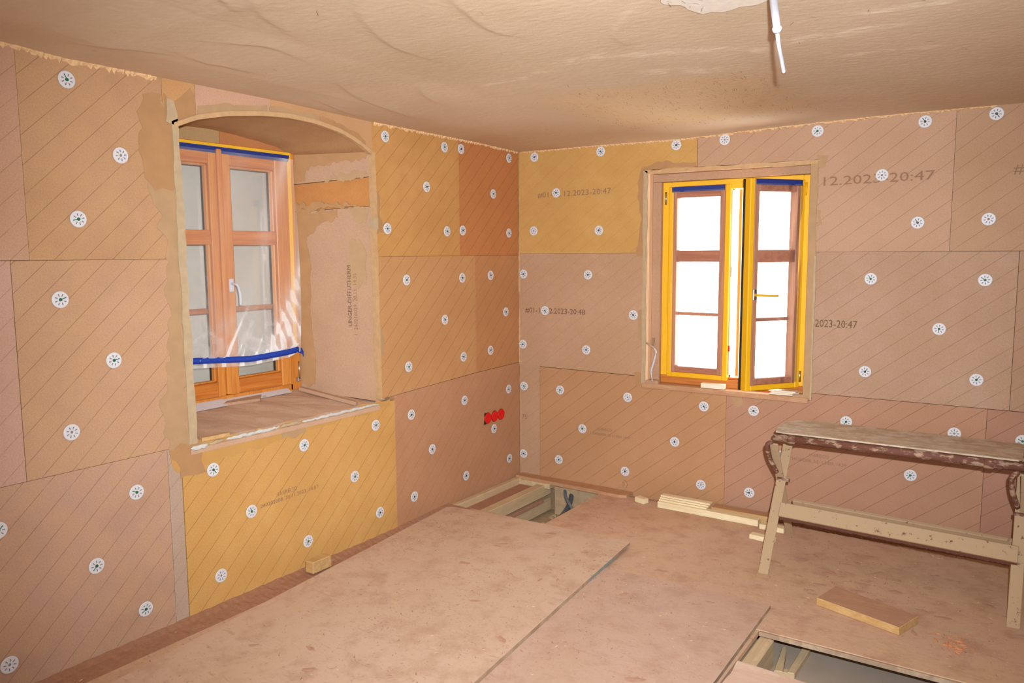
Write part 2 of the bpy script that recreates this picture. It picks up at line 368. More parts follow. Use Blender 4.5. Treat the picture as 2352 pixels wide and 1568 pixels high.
panel('A', rc(.0, .650, 1.512, 2.23), (190, 120, 70), .75, .15, tint=(190, 124, 62), off=-.002)
panel('A', [(.500, .778), (1.30, .748), (1.387, .745), (1.387, 1.5113), (.500, 1.5113)], (197, 144, 92), .75, .9, tint=(190, 136, 84))
panel('A', [(.001, .786), (.497, .778), (.497, 1.5113), (.001, 1.5113)], (188, 130, 82), .65, .45, off=.001)
panel('A', [(.001, -.06), (1.260, -.06), (1.260, .747), (.5, .775), (.001, .783)], (188, 136, 98), .45, .3, tint=(184, 126, 84), off=-.001)
panel('B', [(.0, 1.522), (.91, 1.522), (.91, 2.018), (1.238, 2.018), (1.238, 2.25), (.0, 2.25)], (204, 156, 88), .25, .2, tint=(196, 142, 76))
panel('B', [(1.241, 2.016), (1.912, 2.012), (1.912, 1.522), (2.5508, 1.522), (2.5508, 2.26), (1.241, 2.26)], (190, 148, 116), .55, .4)
panel('B', rc(2.5515, 4.8, 1.522, 2.26), (182, 142, 108), .5, .1)
panel('B', [(.0, -.06), (.1618, -.06), (.1618, .768), (.91, .762), (.91, 1.5212), (.0, 1.5212)], (190, 148, 114), .3, .75, tint=(184, 142, 102), off=.001)
panel('B', [(.163, -.06), (1.4440, -.06), (1.4440, .708), (.91, .708), (.91, .759), (.163, .765)], (188, 138, 96), .6, .2, tint=(184, 132, 88))
panel('B', [(1.445, -.06), (2.7532, -.06), (2.7532, .748), (1.912, .748), (1.912, .708), (1.445, .708)], (180, 132, 102), .7, .65)
panel('B', rc(1.912, 2.8452, .750, 1.5212), (182, 144, 116), .55, .15, tint=(180, 140, 106), off=.001)
panel('B', rc(2.846, 4.8, .750, 1.5212), (176, 136, 106), .5, .45)
panel('B', rc(2.754, 4.8, -.06, .748), (172, 124, 98), .7, .35)
# facing pieces over the arched window
arcF = [(1.405, 2.055), (1.50, 2.102), (1.62, 2.139), (1.79, 2.163), (1.95, 2.167), (2.09, 2.157), (2.28, 2.130), (2.43, 2.095), (2.535, 2.050)]
arcB = [(1.605, 2.050), (1.70, 2.078), (1.765, 2.088), (1.90, 2.103), (2.045, 2.117), (2.164, 2.120), (2.276, 2.114), (2.38, 2.095), (2.46, 2.060)]
def lerp_arc(arc, u):
    for (a, b), (c, d) in zip(arc[:-1], arc[1:]):
        if a <= u <= c: return b+(d-b)*(u-a)/(c-a)
    return arc[0][1] if u < arc[0][0] else arc[-1][1]
for u0, u1, rgb in ((1.390, 2.040, (196, 146, 100)), (2.042, 2.425, (198, 152, 120)), (2.428, 2.575, (196, 144, 92))):
    us = np.linspace(u0, u1, 10); poly = [(u, lerp_arc(arcF, u)) for u in us]+[(u1, 2.26), (u0, 2.26)]
    panel('A', poly, rgb, 0, 0, name='facing_board')

# insulation fixings: white slotted washers
DA = [(2.949, 2.153), (2.764, 1.905), (2.94, 1.66), (3.024, 1.37), (2.84, 1.128), (3.016, 0.881), (2.781, 0.593), (3.286, 0.588), (2.958, 0.35), (2.772, 0.105), (3.284, 0.1), (2.43, 0.602), (1.919, 0.604), (2.241, 0.363), (1.586, 0.367), (1.916, 0.12), (2.416, 0.12), (1.42, 0.61), (1.404, 0.122), (1.117, 0.135), (0.95, 0.379), (1.129, 0.617), (1.143, 0.894), (1.146, 1.381), (1.292, 1.661), (0.958, 1.903), (1.292, 2.145), (0.79, 2.141), (0.632, 2.147), (0.778, 1.656), (0.625, 1.664), (0.636, 1.378), (0.811, 1.135), (0.633, 0.893), (0.63, 0.62), (0.119, 2.141), (0.3, 1.901), (0.125, 1.657), (0.337, 1.385), (0.167, 1.14), (0.345, 0.903), (0.14, 0.619), (0.314, 0.381), (0.135, 0.142), (0.622, 0.139)]
DB = [(0.126, 2.149), (0.612, 2.15), (0.292, 1.911), (0.118, 1.671), (0.603, 1.664), (1.11, 2.15), (1.4, 2.157), (1.904, 2.161), (2.415, 2.162), (2.718, 2.17), (2.229, 1.912), (2.404, 1.666), (2.711, 1.675), (0.037, 1.385), (0.527, 1.385), (0.205, 1.145), (0.846, 1.14), (0.030, 0.91), (0.517, 0.902), (0.037, 0.623), (0.322, 0.622), (0.813, 0.62), (0.491, 0.38), (0.031, 0.151), (0.312, 0.148), (0.8, 0.14), (1.131, 0.375), (1.31, 0.613), (1.302, 0.133), (1.606, 0.618), (1.594, 0.133), (2.197, 1.381), (2.712, 1.382), (2.525, 1.134), (2.189, 0.891), (2.7, 0.89), (2.106, 0.612), (2.618, 0.61), (2.429, 0.365), (2.908, 0.607), (1.775, 0.378)]
def washer_mesh():
    V, Fc, mi = [], [], []; n = 28
    for r, z in ((.0300, 0), (.0305, .0015), (.0285, .0032), (.0065, .0030), (.005, .0018)):
        for k in range(n): a = 2*math.pi*k/n; V.append((r*math.cos(a), r*math.sin(a), z))
    for i in range(4):
        for k in range(n): Fc.append([i*n+k, i*n+(k+1) % n, (i+1)*n+(k+1) % n, (i+1)*n+k]); mi.append(0)
    Fc.append([4*n+k for k in range(n)]); mi.append(1)
    for k in range(8):                                               # eight radial slots
        a = 2*math.pi*k/8; c, s = math.cos(a), math.sin(a); b = len(V)
        for rr, ww in ((.0115, .0014), (.0200, .0022), (.0213, .0012)):
            V.append((rr*c-ww*s, rr*s+ww*c, .0036)); V.append((rr*c+ww*s, rr*s-ww*c, .0036))
        Fc += [[b, b+1, b+3, b+2], [b+2, b+3, b+5, b+4]]; mi += [1, 1]
    me = bpy.data.meshes.new('insulation_fixing'); me.from_pydata(V, [], Fc); me.materials.append(M['washer']); me.materials.append(M['slot'])
    me.polygons.foreach_set('material_index', mi); return me
def plug_mesh(m):
    V, Fc = [], []; n = 12
    for k in range(n): a = 2*math.pi*k/n; V.append((.0058*math.cos(a), .0058*math.sin(a), .0046))
    for k in range(n): a = 2*math.pi*k/n; V.append((.0062*math.cos(a), .0062*math.sin(a), .003))
    Fc.append(list(range(n)))
    for k in range(n): Fc.append([k, (k+1) % n, n+(k+1) % n, n+k])
    b = len(V); V += [(.004, -.0017, .0042), (.004, .0017, .0042), (.0215, .0013, .0042), (.0215, -.0013, .0042)]; Fc.append([b, b+1, b+2, b+3])
    me = bpy.data.meshes.new('centre_plug'); me.from_pydata(V, [], Fc); me.materials.append(m); return me
WM = washer_mesh(); PM = [plug_mesh(M['green']), plug_mesh(M['darkplug'])]
def fixing(wall, a, z, dark, d=.002):
    o = bpy.data.objects.new('insulation_fixing', WM); COL.objects.link(o); o.parent = wallL if wall == 'A' else wallR
    ax = Matrix(((0, 0, 1), (1, 0, 0), (0, 1, 0))) if wall == 'A' else Matrix(((1, 0, 0), (0, 0, -1), (0, 1, 0)))
    mm = Matrix.Translation(A(a, z, d) if wall == 'A' else B(a, z, d)) @ ax.to_4x4() @ Matrix.Rotation(random.uniform(0, 6.28), 4, 'Z')
    o.matrix_local = mm
    if random.random() > .1:
        p = bpy.data.objects.new('centre_plug', PM[dark]); COL.objects.link(p); p.parent = o
for i, (u, z) in enumerate(DA): fixing('A', u, z, 0 if u > 1.2 else (1 if random.random() < .7 else 0))
for i, (x, z) in enumerate(DB): fixing('B', x, z, 1 if random.random() < .7 else 0)

# corner beads and mortar smears round the openings
def strip(wall, poly, mat, h=.0016, name='mortar_smear', amp=.012, step=.018, base=.0):
    fn = A if wall == 'A' else B
    return obj(name, *extr(jag(poly, amp, step), fn, base, h), mat, wallL if wall == 'A' else wallR)
strip('A', [(2.535, .72), (2.62, .70), (2.655, .9), (2.60, 1.1), (2.585, 1.5), (2.61, 1.62), (2.66, 1.80), (2.62, 1.95), (2.67, 2.10), (2.60, 2.13), (2.535, 2.06)], M['damp2'], .0012, amp=.018)
strip('A', [(2.535, 1.80), (2.63, 1.78), (2.69, 1.93), (2.66, 2.15), (2.58, 2.16), (2.535, 2.05)], M['damp'], .0018, amp=.015)
strip('A', [(1.30, .70), (1.42, .685), (1.60, .69), (1.85, .675), (2.10, .655), (2.30, .645), (2.50, .61), (2.60, .63), (2.62, .73), (2.50, .745), (1.9, .72), (1.3, .735)], M['damp3'], .0015, amp=.010)
strip('A', [(2.46, .60), (2.585, .60), (2.63, .73), (2.48, .745)], M['damp'], .0024, amp=.012)
strip('A', [(1.90, .665), (2.05, .66), (2.06, .715), (1.9, .72)], M['damp2'], .0022, amp=.010)
strip('A', [(1.33, 1.64), (1.375, 1.64), (1.375, 1.86), (1.345, 1.84)], M['damp'], .0012, amp=.008)
strip('A', [(1.335, .98), (1.378, .98), (1.378, 1.13), (1.35, 1.12)], M['damp2'], .0012, amp=.006)
for u0, u1, hh, mm in ((2.06, 2.42, .035, 'damp2'), (1.75, 2.05, .03, 'damp2'), (1.44, 1.75, .035, 'damp'), (2.43, 2.57, .10, 'damp')):
    us = np.linspace(u0, u1, 8); poly = [(u, lerp_arc(arcF, u)) for u in us]+[(u, lerp_arc(arcF, u)+hh*random.uniform(.8, 1.2)) for u in us[::-1]]
    strip('A', poly, M[mm], .0013, amp=.006)
# corner bead strips of window_1 opening (left wall)
strip('A', [(2.500, .735), (2.541, .735), (2.545, 2.06), (2.515, 2.075)], M['beadgrey'], .007, 'corner_bead', .003, .03, -.02)
strip('A', [(1.366, .745), (1.394, .745), (1.402, 1.66), (1.374, 1.66)], M['bead'], .006, 'corner_bead', .002, .03, -.02)
strip('A', [(1.368, 1.70), (1.396, 1.70), (1.402, 2.062), (1.374, 2.05)], M['bead'], .006, 'corner_bead', .003, .03, -.02)
strip('A', [(1.370, 1.655), (1.400, 1.655), (1.400, 1.712), (1.370, 1.712)], M['beadgrey'], .009, 'corner_bead', .002, .02, -.02)
strip('A', [(2.52, 2.045), (2.57, 2.055), (2.56, 2.15), (2.53, 2.14)], M['beadgrey'], .007, 'corner_bead', .006, .02, -.02)
us = np.linspace(1.405, 2.535, 30); o_ = [(u, lerp_arc(arcF, u)+.006) for u in us]+[(u, lerp_arc(arcF, u)-.014) for u in us[::-1]]
obj('arch_bead', *extr(o_, A, -.017, .008), M['bead'], wallL)
# torn fibre fringe and mortar along the ceiling and in the corner
ZA = [(3.16, 2.241), (2.951, 2.226), (2.576, 2.225), (1.994, 2.222), (1.556, 2.211), (1.417, 2.208), (0.781, 2.204), (0.454, 2.202), (0.0, 2.19)][::-1]
ZB = [(0., 2.19), (.618, 2.187), (1.164, 2.181), (1.72, 2.199), (1.972, 2.204), (2.293, 2.210), (2.825, 2.209)]
def fringe(wall, prof, a0, a1, h, parent, mat):
    fn = A if wall == 'A' else B; V, Fc = [], []; a = a0; P = []
    while a < a1: P.append(a); a += random.uniform(.005, .012)
    for a in P:
        z = float(np.interp(a, [p[0] for p in prof], [p[1] for p in prof])); hh = h*random.uniform(.35, 1.25); d = random.uniform(.003, .012)
        V += [fn(a, z+.02, 0), fn(a, z+.012, d), fn(a, z-hh*.5, d*random.uniform(.6, 1.2)), fn(a+random.uniform(-.003, .003), z-hh, .001)]
    for i in range(len(P)-1):
        for k in range(3): Fc.append([i*4+k, i*4+k+1, i*4+k+5, i*4+k+4])
    o = obj('torn_fibre_edge', V, Fc, mat, parent); o['kind'] = 'stuff'; return o
fringe('A', ZA, 2.60, 4.6, .018, wallL, M['fringe']); fringe('A', ZA, .01, 1.38, .014, wallL, M['fringe'])
fringe('B', ZB, .02, 2.72, .010, wallR, M['fringe'])
V, Fc = [], []; zz = 0.0; Pz = []
while zz < 2.19: Pz.append(zz); zz += random.uniform(.012, .035)
for z in Pz:
    k = random.uniform(.001, .006) if (.78 < z < 1.12 or 1.25 < z < 1.7) else random.uniform(.0005, .002)
    V += [(.001, -k*1.6, z), (k, -k, z), (k*1.6, -.001, z)]
for i in range(len(Pz)-1): Fc += [[i*3, i*3+1, i*3+4, i*3+3], [i*3+1, i*3+2, i*3+5, i*3+4]]
obj('corner_filler', V, Fc, M['bead'], wallL)

# window opening smears on the right wall
strip('B', [(.865, 1.50), (.908, 1.50), (.908, 1.98), (.93, 2.012), (1.235, 2.018), (1.23, 2.045), (1.02, 2.058), (.90, 2.04), (.865, 1.95), (.885, 1.7)], M['damp'], .0014, amp=.008)
strip('B', [(.865, .70), (.908, .70), (.908, .78), (.86, .785)], M['damp'], .0014, amp=.006)
strip('B', [(.875, 1.0), (.908, .98), (.908, 1.18), (.88, 1.17)], M['damp2'], .0014, amp=.006)
strip('B', [(1.914, 1.98), (1.95, 1.97), (1.965, 2.03), (1.905, 2.035)], M['damp2'], .0014, amp=.008)
strip('B', [(1.916, 1.66), (1.945, 1.67), (1.935, 1.74), (1.916, 1.75)], M['damp2'], .0014, amp=.006)
strip('B', [(1.475, .685), (1.49, .635), (1.52, .63), (1.545, .66), (1.535, .69)], M['damp2'], .001, amp=.006)
for q in ([(.906, .712), (.932, .712), (.930, 2.010), (.904, 2.016)], [(.904, 2.016), (1.914, 2.010), (1.914, 1.990), (.93, 1.996)]):
    strip('B', q, M['beadgrey'] if q[0][1] < 1 else M['bead'], .005, 'corner_bead', .0025, .03, -.02)
strip('B', [(1.876, .712), (1.914, .712), (1.914, 2.0), (1.876, 2.0)], M['damp2'], .004, 'corner_bead', .0015, .05, -.02)
strip('B', [(1.912, .712), (1.921, .712), (1.921, 1.5), (1.912, 1.5)], M['beadgrey'], .007, 'corner_bead', .0015, .05, -.02)

# ------------------------------------------------------------------ ceiling
def ceil_h(x, y):
    zb = np.interp(x, [p[0] for p in ZB], [p[1] for p in ZB]); za = np.interp(-y, [p[0] for p in ZA], [p[1] for p in ZA])
    z = 2.19 + (zb-2.19)*np.exp(np.minimum(y, 0)/.8) + (za-2.19)*np.exp(-np.maximum(x, 0)/2.5)
    z = z + .022*(1-np.exp(np.minimum(y, 0)/.10))*np.clip((x-.3)/.5, 0, 1)*np.clip((2.6-x)/.6, 0, 1)
    return z
ridges = [[(1.373, -2.901), (1.23, -2.728), (1.121, -2.551), (1.055, -2.391), (1.036, -2.274), (1.037, -2.151)], [(1.563, -2.768), (1.502, -2.583), (1.447, -2.375), (1.461, -2.269)],
          [(1.122, -3.038), (1.001, -2.911), (0.934, -2.802), (0.86, -2.65)], [(0.604, -2.205), (0.48, -2.074), (0.368, -1.853), (0.316, -1.604), (0.261, -1.352)],
          [(1.048, -3.128), (0.99, -3.028), (0.937, -2.933)], [(0.722, -1.877), (0.623, -1.698), (0.562, -1.517)], [(0.388, -2.733), (0.366, -2.627), (0.377, -2.564), (0.375, -2.429)],
          [(0.182, -1.933), (0.096, -1.701), (0.055, -1.535)], [(.62, -2.75), (.70, -2.62), (.66, -2.45)], [(.25, -3.0), (.33, -2.9), (.36, -2.8)], [(1.9, -2.3), (1.75, -2.1), (1.72, -1.95)]]
xs = np.concatenate([np.arange(-.02, 2.9, .009), np.arange(2.9, 4.95, .2)]); ys = np.concatenate([np.arange(-6.4, -3.3, .2), np.arange(-3.3, .03, .009)])
X, Y = np.meshgrid(xs, ys, indexing='ij'); Zc = ceil_h(X, Y)
for R in ridges:
    P = np.array([tuple(p)[:2] for p in spline([(a, b, 0) for a, b in R], 5)]); best = np.full(X.shape, 9.); sd = np.zeros(X.shape); along = np.zeros(X.shape)
    for i in range(len(P)-1):
        a, b = P[i], P[i+1]; d = b-a; L = np.hypot(*d); t_ = ((X-a[0])*d[0]+(Y-a[1])*d[1])/L**2; tc = np.clip(t_, 0, 1)
        px_, py_ = X-(a[0]+tc*d[0]), Y-(a[1]+tc*d[1]); dist = np.hypot(px_, py_); mk = dist < best
        best[mk] = dist[mk]; sd[mk] = np.sign((d[0]*py_-d[1]*px_))[mk]; along[mk] = ((i+tc)/(len(P)-1))[mk]
    env = np.sin(np.pi*np.clip(along*.94+.03, 0, 1))**.5
    s_ = best*sd
    prof = np.where(s_ > 0, np.exp(-s_/.010), np.exp(s_/.10)*(1-np.exp(s_/.004)*.0))
    Zc -= .0042*env*prof*(best < .35)
Zc += rng.normal(0, .00035, X.shape)*((X < 2.9) & (Y > -3.3))
nx_, ny_ = len(xs), len(ys)
Vn = np.stack([X, Y, Zc], -1).reshape(-1, 3)
Fq = [(i*ny_+j, i*ny_+j+1, (i+1)*ny_+j+1, (i+1)*ny_+j) for i in range(nx_-1) for j in range(ny_-1)]
me = bpy.data.meshes.new('ceiling'); me.from_pydata(Vn.tolist(), [], Fq); me.materials.append(M['ceil']); me.polygons.foreach_set('use_smooth', [True]*len(Fq))
ceil = bpy.data.objects.new('ceiling', me); COL.objects.link(ceil); ceil['kind'] = 'structure'; ORG[ceil.name] = Vector((0, 0, 0))
ob_top = obj('ceiling_slab', *box(-.75, 5.0, -6.45, .3, 2.32, 2.5), M['mortar'], ceil)
pp = jag([(2.004, -2.461), (2.013, -2.34), (2.052, -2.241), (2.074, -2.172), (2.13, -2.166), (2.191, -2.195), (2.265, -2.213), (2.313, -2.245), (2.45, -2.62), (2.16, -2.80)], .012, .02)
obj('bare_plaster_patch', *extr(pp, lambda a, b, d: (a, b, float(ceil_h(np.array(a), np.array(b)))-.002-d), -.003, .003), M['patch'], ceil)
V, Fc = [], []
for k in range(620):                                                 # straw ends sticking out of the clay
    if k < 40: x, y = random.uniform(2.0, 2.3), random.uniform(-2.6, -2.2)
    elif k < 540: x, y = random.uniform(.95, 2.0), random.uniform(-1.4, -.3)
    else: x, y = random.uniform(.2, 2.7), random.uniform(-3, -.3)
    a = random.gauss(.9, .7); L = random.uniform(.006, .03); z = float(ceil_h(np.array(x), np.array(y)))-.0065; q = .0007; c, s = math.cos(a), math.sin(a); b = len(V)
    V += [(x-s*q, y+c*q, z+.002), (x+s*q, y-c*q, z+.002), (x+c*L+s*q, y+s*L-c*q, z-.0015), (x+c*L-s*q, y+s*L+c*q, z-.0015)]; Fc.append([b, b+1, b+2, b+3])
o = obj('straw_fibres', V, Fc, M['straw'], ceil); o['kind'] = 'stuff'

# ------------------------------------------------------------------ window 1 (left wall): reveal, sill, frame
DEP = .40
def loftp(u0a, z0a, u1a, z1a): pass
def quadslab(p, th, nrm, mat, name, parent, sub=1, bev=0):
    n = Vector(nrm).normalized()*th; P = [Vector(q) for q in p]; V = P+[q-n for q in P]
    return obj(name, V, [[0, 1, 2, 3], [4, 5, 6, 7], [0, 1, 5, 4], [1, 2, 6, 5], [2, 3, 7, 6], [3, 0, 4, 7]], mat, parent)
def RV(s, z, o=0.):                                                  # right reveal plane, s 0 front..1 back
    n = Vector((.194, -.4, 0)).normalized()  # toward the opening
    n = Vector((.4, -.194, 0)); n = Vector((.436, -.9, 0)).normalized()
    p = Vector((-.003-DEP*s, -(1.388+.190*s), z)); return p + Vector((.9*.0, -1, 0))*o
def reveal_piece(z00, z01, z10, z11, mat, off=0.):
    # z at front bottom, back bottom, front top, back top
    P = [RV(0, z00, off), RV(1, z01, off), RV(1, z11, off), RV(0, z10, off)]
    return quadslab(P, .05, (0, -1, 0), mat, 'reveal_board', wallL)
reveal_piece(.735, .79, 1.776, 1.750, M['rev1']); reveal_piece(1.779, 1.753, 1.928, 1.893, M['rev2'], -.004); reveal_piece(1.931, 1.896, 2.10, 2.075, M['rev1'], .001)
def rsm(pts, mat, h=.0012):                                          # damp smears on the reveal
    q = jag(pts, .012, .02); q = [(min(max(a, .0), 1), b) for a, b in q]
    V = [RV(s, z, h+.0015) for s, z in q]+[RV(s, z, .0) for s, z in q]; n = len(q)
    bm = bmesh.new(); vs = [bm.verts.new(p) for p in V]; bm.faces.new(vs[:n])
    for i in range(n): bm.faces.new([vs[i], vs[(i+1) % n], vs[n+(i+1) % n], vs[n+i]])
    r = bm_out(bm); bm.free(); return obj('mortar_smear', *r, mat, wallL)
rsm([(.99, .82), (.80, .82), (.78, .95), (.83, 1.2), (.80, 1.45), (.84, 1.62), (.6, 1.70), (.45, 1.72), (.45, 1.765), (.99, 1.75)], M['damp'])
rsm([(.30, 1.765), (.05, 1.775), (.10, 1.69), (.22, 1.70)], M['damp2'])
rsm([(.34, 1.36), (.12, 1.36), (.10, 1.52), (.18, 1.60), (.30, 1.60)], M['damp2'])
rsm([(.99, 1.90), (.99, 2.06), (.05, 2.08), (.08, 2.02), (.4, 2.01), (.62, 1.99), (.82, 1.97), (.84, 1.91)], M['damp'])
rsm([(.6, 1.905), (.05, 1.93), (.08, 1.96), (.3, 1.945), (.5, 1.935)], M['damp2'], .0018)
rsm([(.97, 1.755), (.2, 1.775), (.2, 1.785), (.6, 1.79), (.75, 1.80), (.98, 1.79)], M['damp'], .003)
quadslab([(-.004, -2.534, .735), (-DEP, -2.48, .79), (-DEP, -2.48, 2.07), (-.004, -2.534, 2.07)], .05, (0, 1, 0), M['rev1'], 'reveal_board', wallL)
# soffit loft between the two arches
V, Fc = [], []; N = 30
for i in range(N+1):
    f = i/N; uF = 1.386+(2.535-1.386)*f; uB = 1.576+(2.48-1.576)*f
    for k in range(5):
        t_ = k/4; zF = lerp_arc(arcF, uF); zB = lerp_arc(arcB, uB); V.append((-DEP*t_, -(uF+(uB-uF)*t_), zF+(zB-zF)*t_+random.uniform(-.0015, .0015)))
    V.append((-DEP, -uB, 2.3)); V.append((0-.02, -uF, 2.3))
for i in range(N):
    for k in range(4): Fc.append([i*7+k, i*7+k+1, (i+1)*7+k+1, (i+1)*7+k])
obj('arch_soffit', V, Fc, M['soffit'], wallL, smooth=True)
us = np.linspace(1.56, 1.75, 6); V = []
rs_ = jag([(1.52, .02), (1.72, .0), (1.75, .05), (1.6, .05)], .01, .02)
# sill
def SZ(x): return .725+.1875*(-x)
sillV, sillF = [], []; NX, NY = 14, 30
for i in range(NX+1):
    for j in range(NY+1):
        s_ = i/NX; x = .006-.46*s_; y0 = -(1.386+.19*min(1, -x/DEP if x < 0 else 0)); y1 = -2.535+.055*s_; y = y0+(y1-y0)*j/NY
        z = SZ(x)+random.uniform(-.0012, .0012)+.004*math.sin(j*.9)*math.sin(i*.6)
        if i == 0: z -= .012
        sillV.append((x, y, z))
for i in range(NX):
    for j in range(NY): a = i*(NY+1)+j; sillF.append([a, a+1, a+NY+2, a+NY+1])
b = len(sillV)
for j in range(NY+1): sillV.append((.004, sillV[j][1], .69))
for j in range(NY): sillF.append([j, j+1, b+j+1, b+j])
obj('rough_sill', sillV, sillF, M['sill'], wallL, smooth=False)
def lump(u0, u1, zc, h, d, mat, name):                               # irregular bead of adhesive on the sill edge
    V, Fc = [], []; n = int((u1-u0)/.012); m = 8
    for i in range(n+1):
        u = u0+(u1-u0)*i/n; r = h*random.uniform(.7, 1.15)*(math.sin(math.pi*min(1, max(0, i/n)))**.25+.05); zz = zc(u)+random.uniform(-.0025, .0025)
        for k in range(m): a = 2*math.pi*k/m; V.append((d+math.cos(a)*r*.6, -u, zz+math.sin(a)*r))
    for i in range(n):
        for k in range(m): Fc.append([i*m+k, i*m+(k+1) % m, (i+1)*m+(k+1) % m, (i+1)*m+k])
    return obj(name, V, Fc, mat, wallL, smooth=True)
lump(1.39, 1.93, lambda u: .722, .008, .004, M['greymortar'], 'adhesive_bead'); lump(1.93, 2.06, lambda u: .722, .010, .004, M['beadgrey'], 'adhesive_bead')
lump(2.06, 2.36, lambda u: .722, .009, .005, M['greymortar'], 'adhesive_bead'); lump(2.36, 2.45, lambda u: .720, .008, .003, M['beadgrey'], 'adhesive_bead'); lump(2.45, 2.535, lambda u: .716, .012, .006, M['greymortar'], 'adhesive_bead')
obj('corner_mortar', *box(-.05, -.0015, -2.60, -2.50, 2.052, 2.13, .002), M['beadgrey'], wallL)
# filler boards between frame head and arch
for u0, u1, m_ in ((1.545, 2.03, M['fill3']), (2.033, 2.478, M['fill2'])):
    us = np.linspace(u0, u1, 10); obj('frame_filler', *extr([(u, lerp_arc(arcB, u)+.01) for u in us]+[(u1, 2.0), (u0, 2.0)], A, -.44, -.388), m_, wallL)
quadslab([(-.30, -1.535, .79), (-.38, -1.60, .80), (-.38, -1.54, .80), (-.30, -1.50, .79)], .002, (0, 0, 1), M['sill'], 'mortar_smear', wallL)

win1 = root('window_1', (-.42, -2.03, .80)); win1['kind'] = 'structure'
def wbox(name, u0, u1, z0, z1, x0, x1, mat, parent, bev=.003): return obj(name, *box(x0, x1, -u1, -u0, z0, z1, bev), mat, parent)
XF = -.385                                                            # frame front face
fr = obj('window_frame', *join(box(XF-.07, XF, -1.655, -1.582, .80, 2.06, .003), box(XF-.07, XF, -2.478, -2.40, .80, 2.06, .003), box(XF-.07, XF, -2.41, -1.64, 2.02, 2.06, .003), box(XF-.07, XF, -2.41, -1.64, .79, .835, .003)), M['pine'], win1)
def sash1(u0, u1, gu0, gu1):
    """sash with glass opening gu0..gu1"""
    x0, x1 = XF-.055, XF+.015
    s = obj('sash', *join(box(x0, x1, -gu0, -u0, .835, 2.035, .004), box(x0, x1, -u1, -gu1, .835, 2.035, .004)), M['pine'], win1)
    obj('sash_rail', *box(x0+.004, x1-.0015, -gu1, -gu0, 1.958, 2.033, .004), M['pineh'], s); obj('sash_rail', *box(x0+.004, x1-.0015, -gu1, -gu0, .837, .908, .004), M['pineh'], s)
    obj('glazing_bar', *box(x0+.01, x1-.008, -gu1, -gu0, 1.575, 1.645, .003), M['pineh'], s); obj('glazing_bar', *box(x0-.005, x0+.02, -gu1, -gu0, 1.243, 1.268, .003), M['pineh'], s)
    for a in (gu0, gu1):
        d_ = .007 if a == gu0 else -.007
        obj('gasket', *box(x0+.014, x0+.028, -max(a, a+d_), -min(a, a+d_), .908, 1.958), M['gasket'], s)
    obj('gasket', *box(x0+.014, x0+.028, -gu1, -gu0, .908, .914), M['gasket'], s)
    obj('window_pane', *box(x0+.018, x0+.022, -gu1, -gu0, .905, 1.96), M['glass'], s)
    # glazing bead mouldings
    for (a0, a1, b0, b1) in ((gu0, gu0+.012, .908, 1.958), (gu1-.012, gu1, .908, 1.958), (gu0, gu1, .908, .918), (gu0, gu1, 1.947, 1.958)):
        obj('glazing_bead', *box(x0+.028, x1-.014, -a1, -a0, b0, b1, .004), M['pine'], s)
    return s
s1 = sash1(1.660, 2.043, 1.722, 1.992); s2 = sash1(2.070, 2.432, 2.112, 2.375)
obj('meeting_strip', *box(XF-.03, XF+.026, -2.071, -2.045, .842, 2.03, .005, 2), M['pine'], s2)
obj('tape_strip', *box(XF-.001, XF+.0025, -1.628, -1.605, 1.03, 2.055), M['yellow2'], win1); obj('tape_strip', *box(XF-.0015, XF+.003, -2.478, -1.6045, 2.040, 2.056), M['yellow2'], win1)
q = [(XF+.017, -2.478, 2.040), (XF+.017, -1.625, 2.040), (XF+.017, -1.635, 2.006), (XF+.017, -2.478, 2.012)]
quadslab(q, .002, (1, 0, 0), M['bluedark'], 'tape_strip', win1)
h1 = obj('window_handle', *box(XF+.013, XF+.021, -2.030, -2.004, 1.345, 1.410, .004, 2), M['white'], win1)
obj('handle_lever', *tube(spline([(XF+.02, -2.017, 1.385), (XF+.048, -2.017, 1.384), (XF+.056, -2.008, 1.372), (XF+.056, -1.998, 1.33), (XF+.054, -1.996, 1.28)], 6), .0075, 10, .8), M['white'], h1, True)
obj('window_hinge', *tube([(XF+.02, -1.612, .86), (XF+.02, -1.612, .955)], .005, 10), M['chrome'], win1, True); obj('window_hinge', *box(XF+.001, XF+.02, -1.622, -1.602, .845, .868, .002), M['chrome'], win1)
# fleece behind the glass
o = obj('protective_sheet', *box(-.575, -.565, -2.49, -1.55, .70, 2.15), M['fleece'], win1)
obj('sheet_fold', *box(-.562, -.555, -2.02, -1.985, .86, .96), plain('lime_label', (200, 205, 60), .8), win1)
# polythene film hung inside the window
V, Fc = [], []; NU, NZ = 90, 110
def ftop(u): return 2.02
def fbot(u): return float(np.interp(u, [1.60, 1.64, 1.70, 1.95, 2.25, 2.48], [1.015, 1.0, .985, .972, .995, 1.008]))
for i in range(NU+1):
    u = 1.612+(2.474-1.612)*i/NU
    for j in range(NZ+1):
        t_ = j/NZ; z = ftop(u)+(fbot(u)-.0-ftop(u))*t_
        g = max(0, (t_-.35)/.65)
        wr = 0
        for (uc, zc, a, fq, am) in ((1.95, .98, .55, 95, .004), (2.30, 1.42, -.5, 85, .004), (2.15, 1.05, .25, 120, .003), (1.70, 1.05, -.35, 110, .003)):
            d = (u-uc)*math.cos(a)+(z-zc)*math.sin(a); r2 = (u-uc)**2+(z-zc)**2; wr += am*.5*(abs(math.sin(d*fq*.45+3*math.sin(z*5+uc*9)))**.6)*math.exp(-r2/.05)
        x = XF+.031+.024*math.sin(math.pi*min(1, t_**1.6))*1.0+wr*(.35+1.6*g)+.002*math.sin(u*23+z*9)
        if t_ > .96: x = XF+.036+.003*math.sin(u*60)
        V.append((x, -u, z))
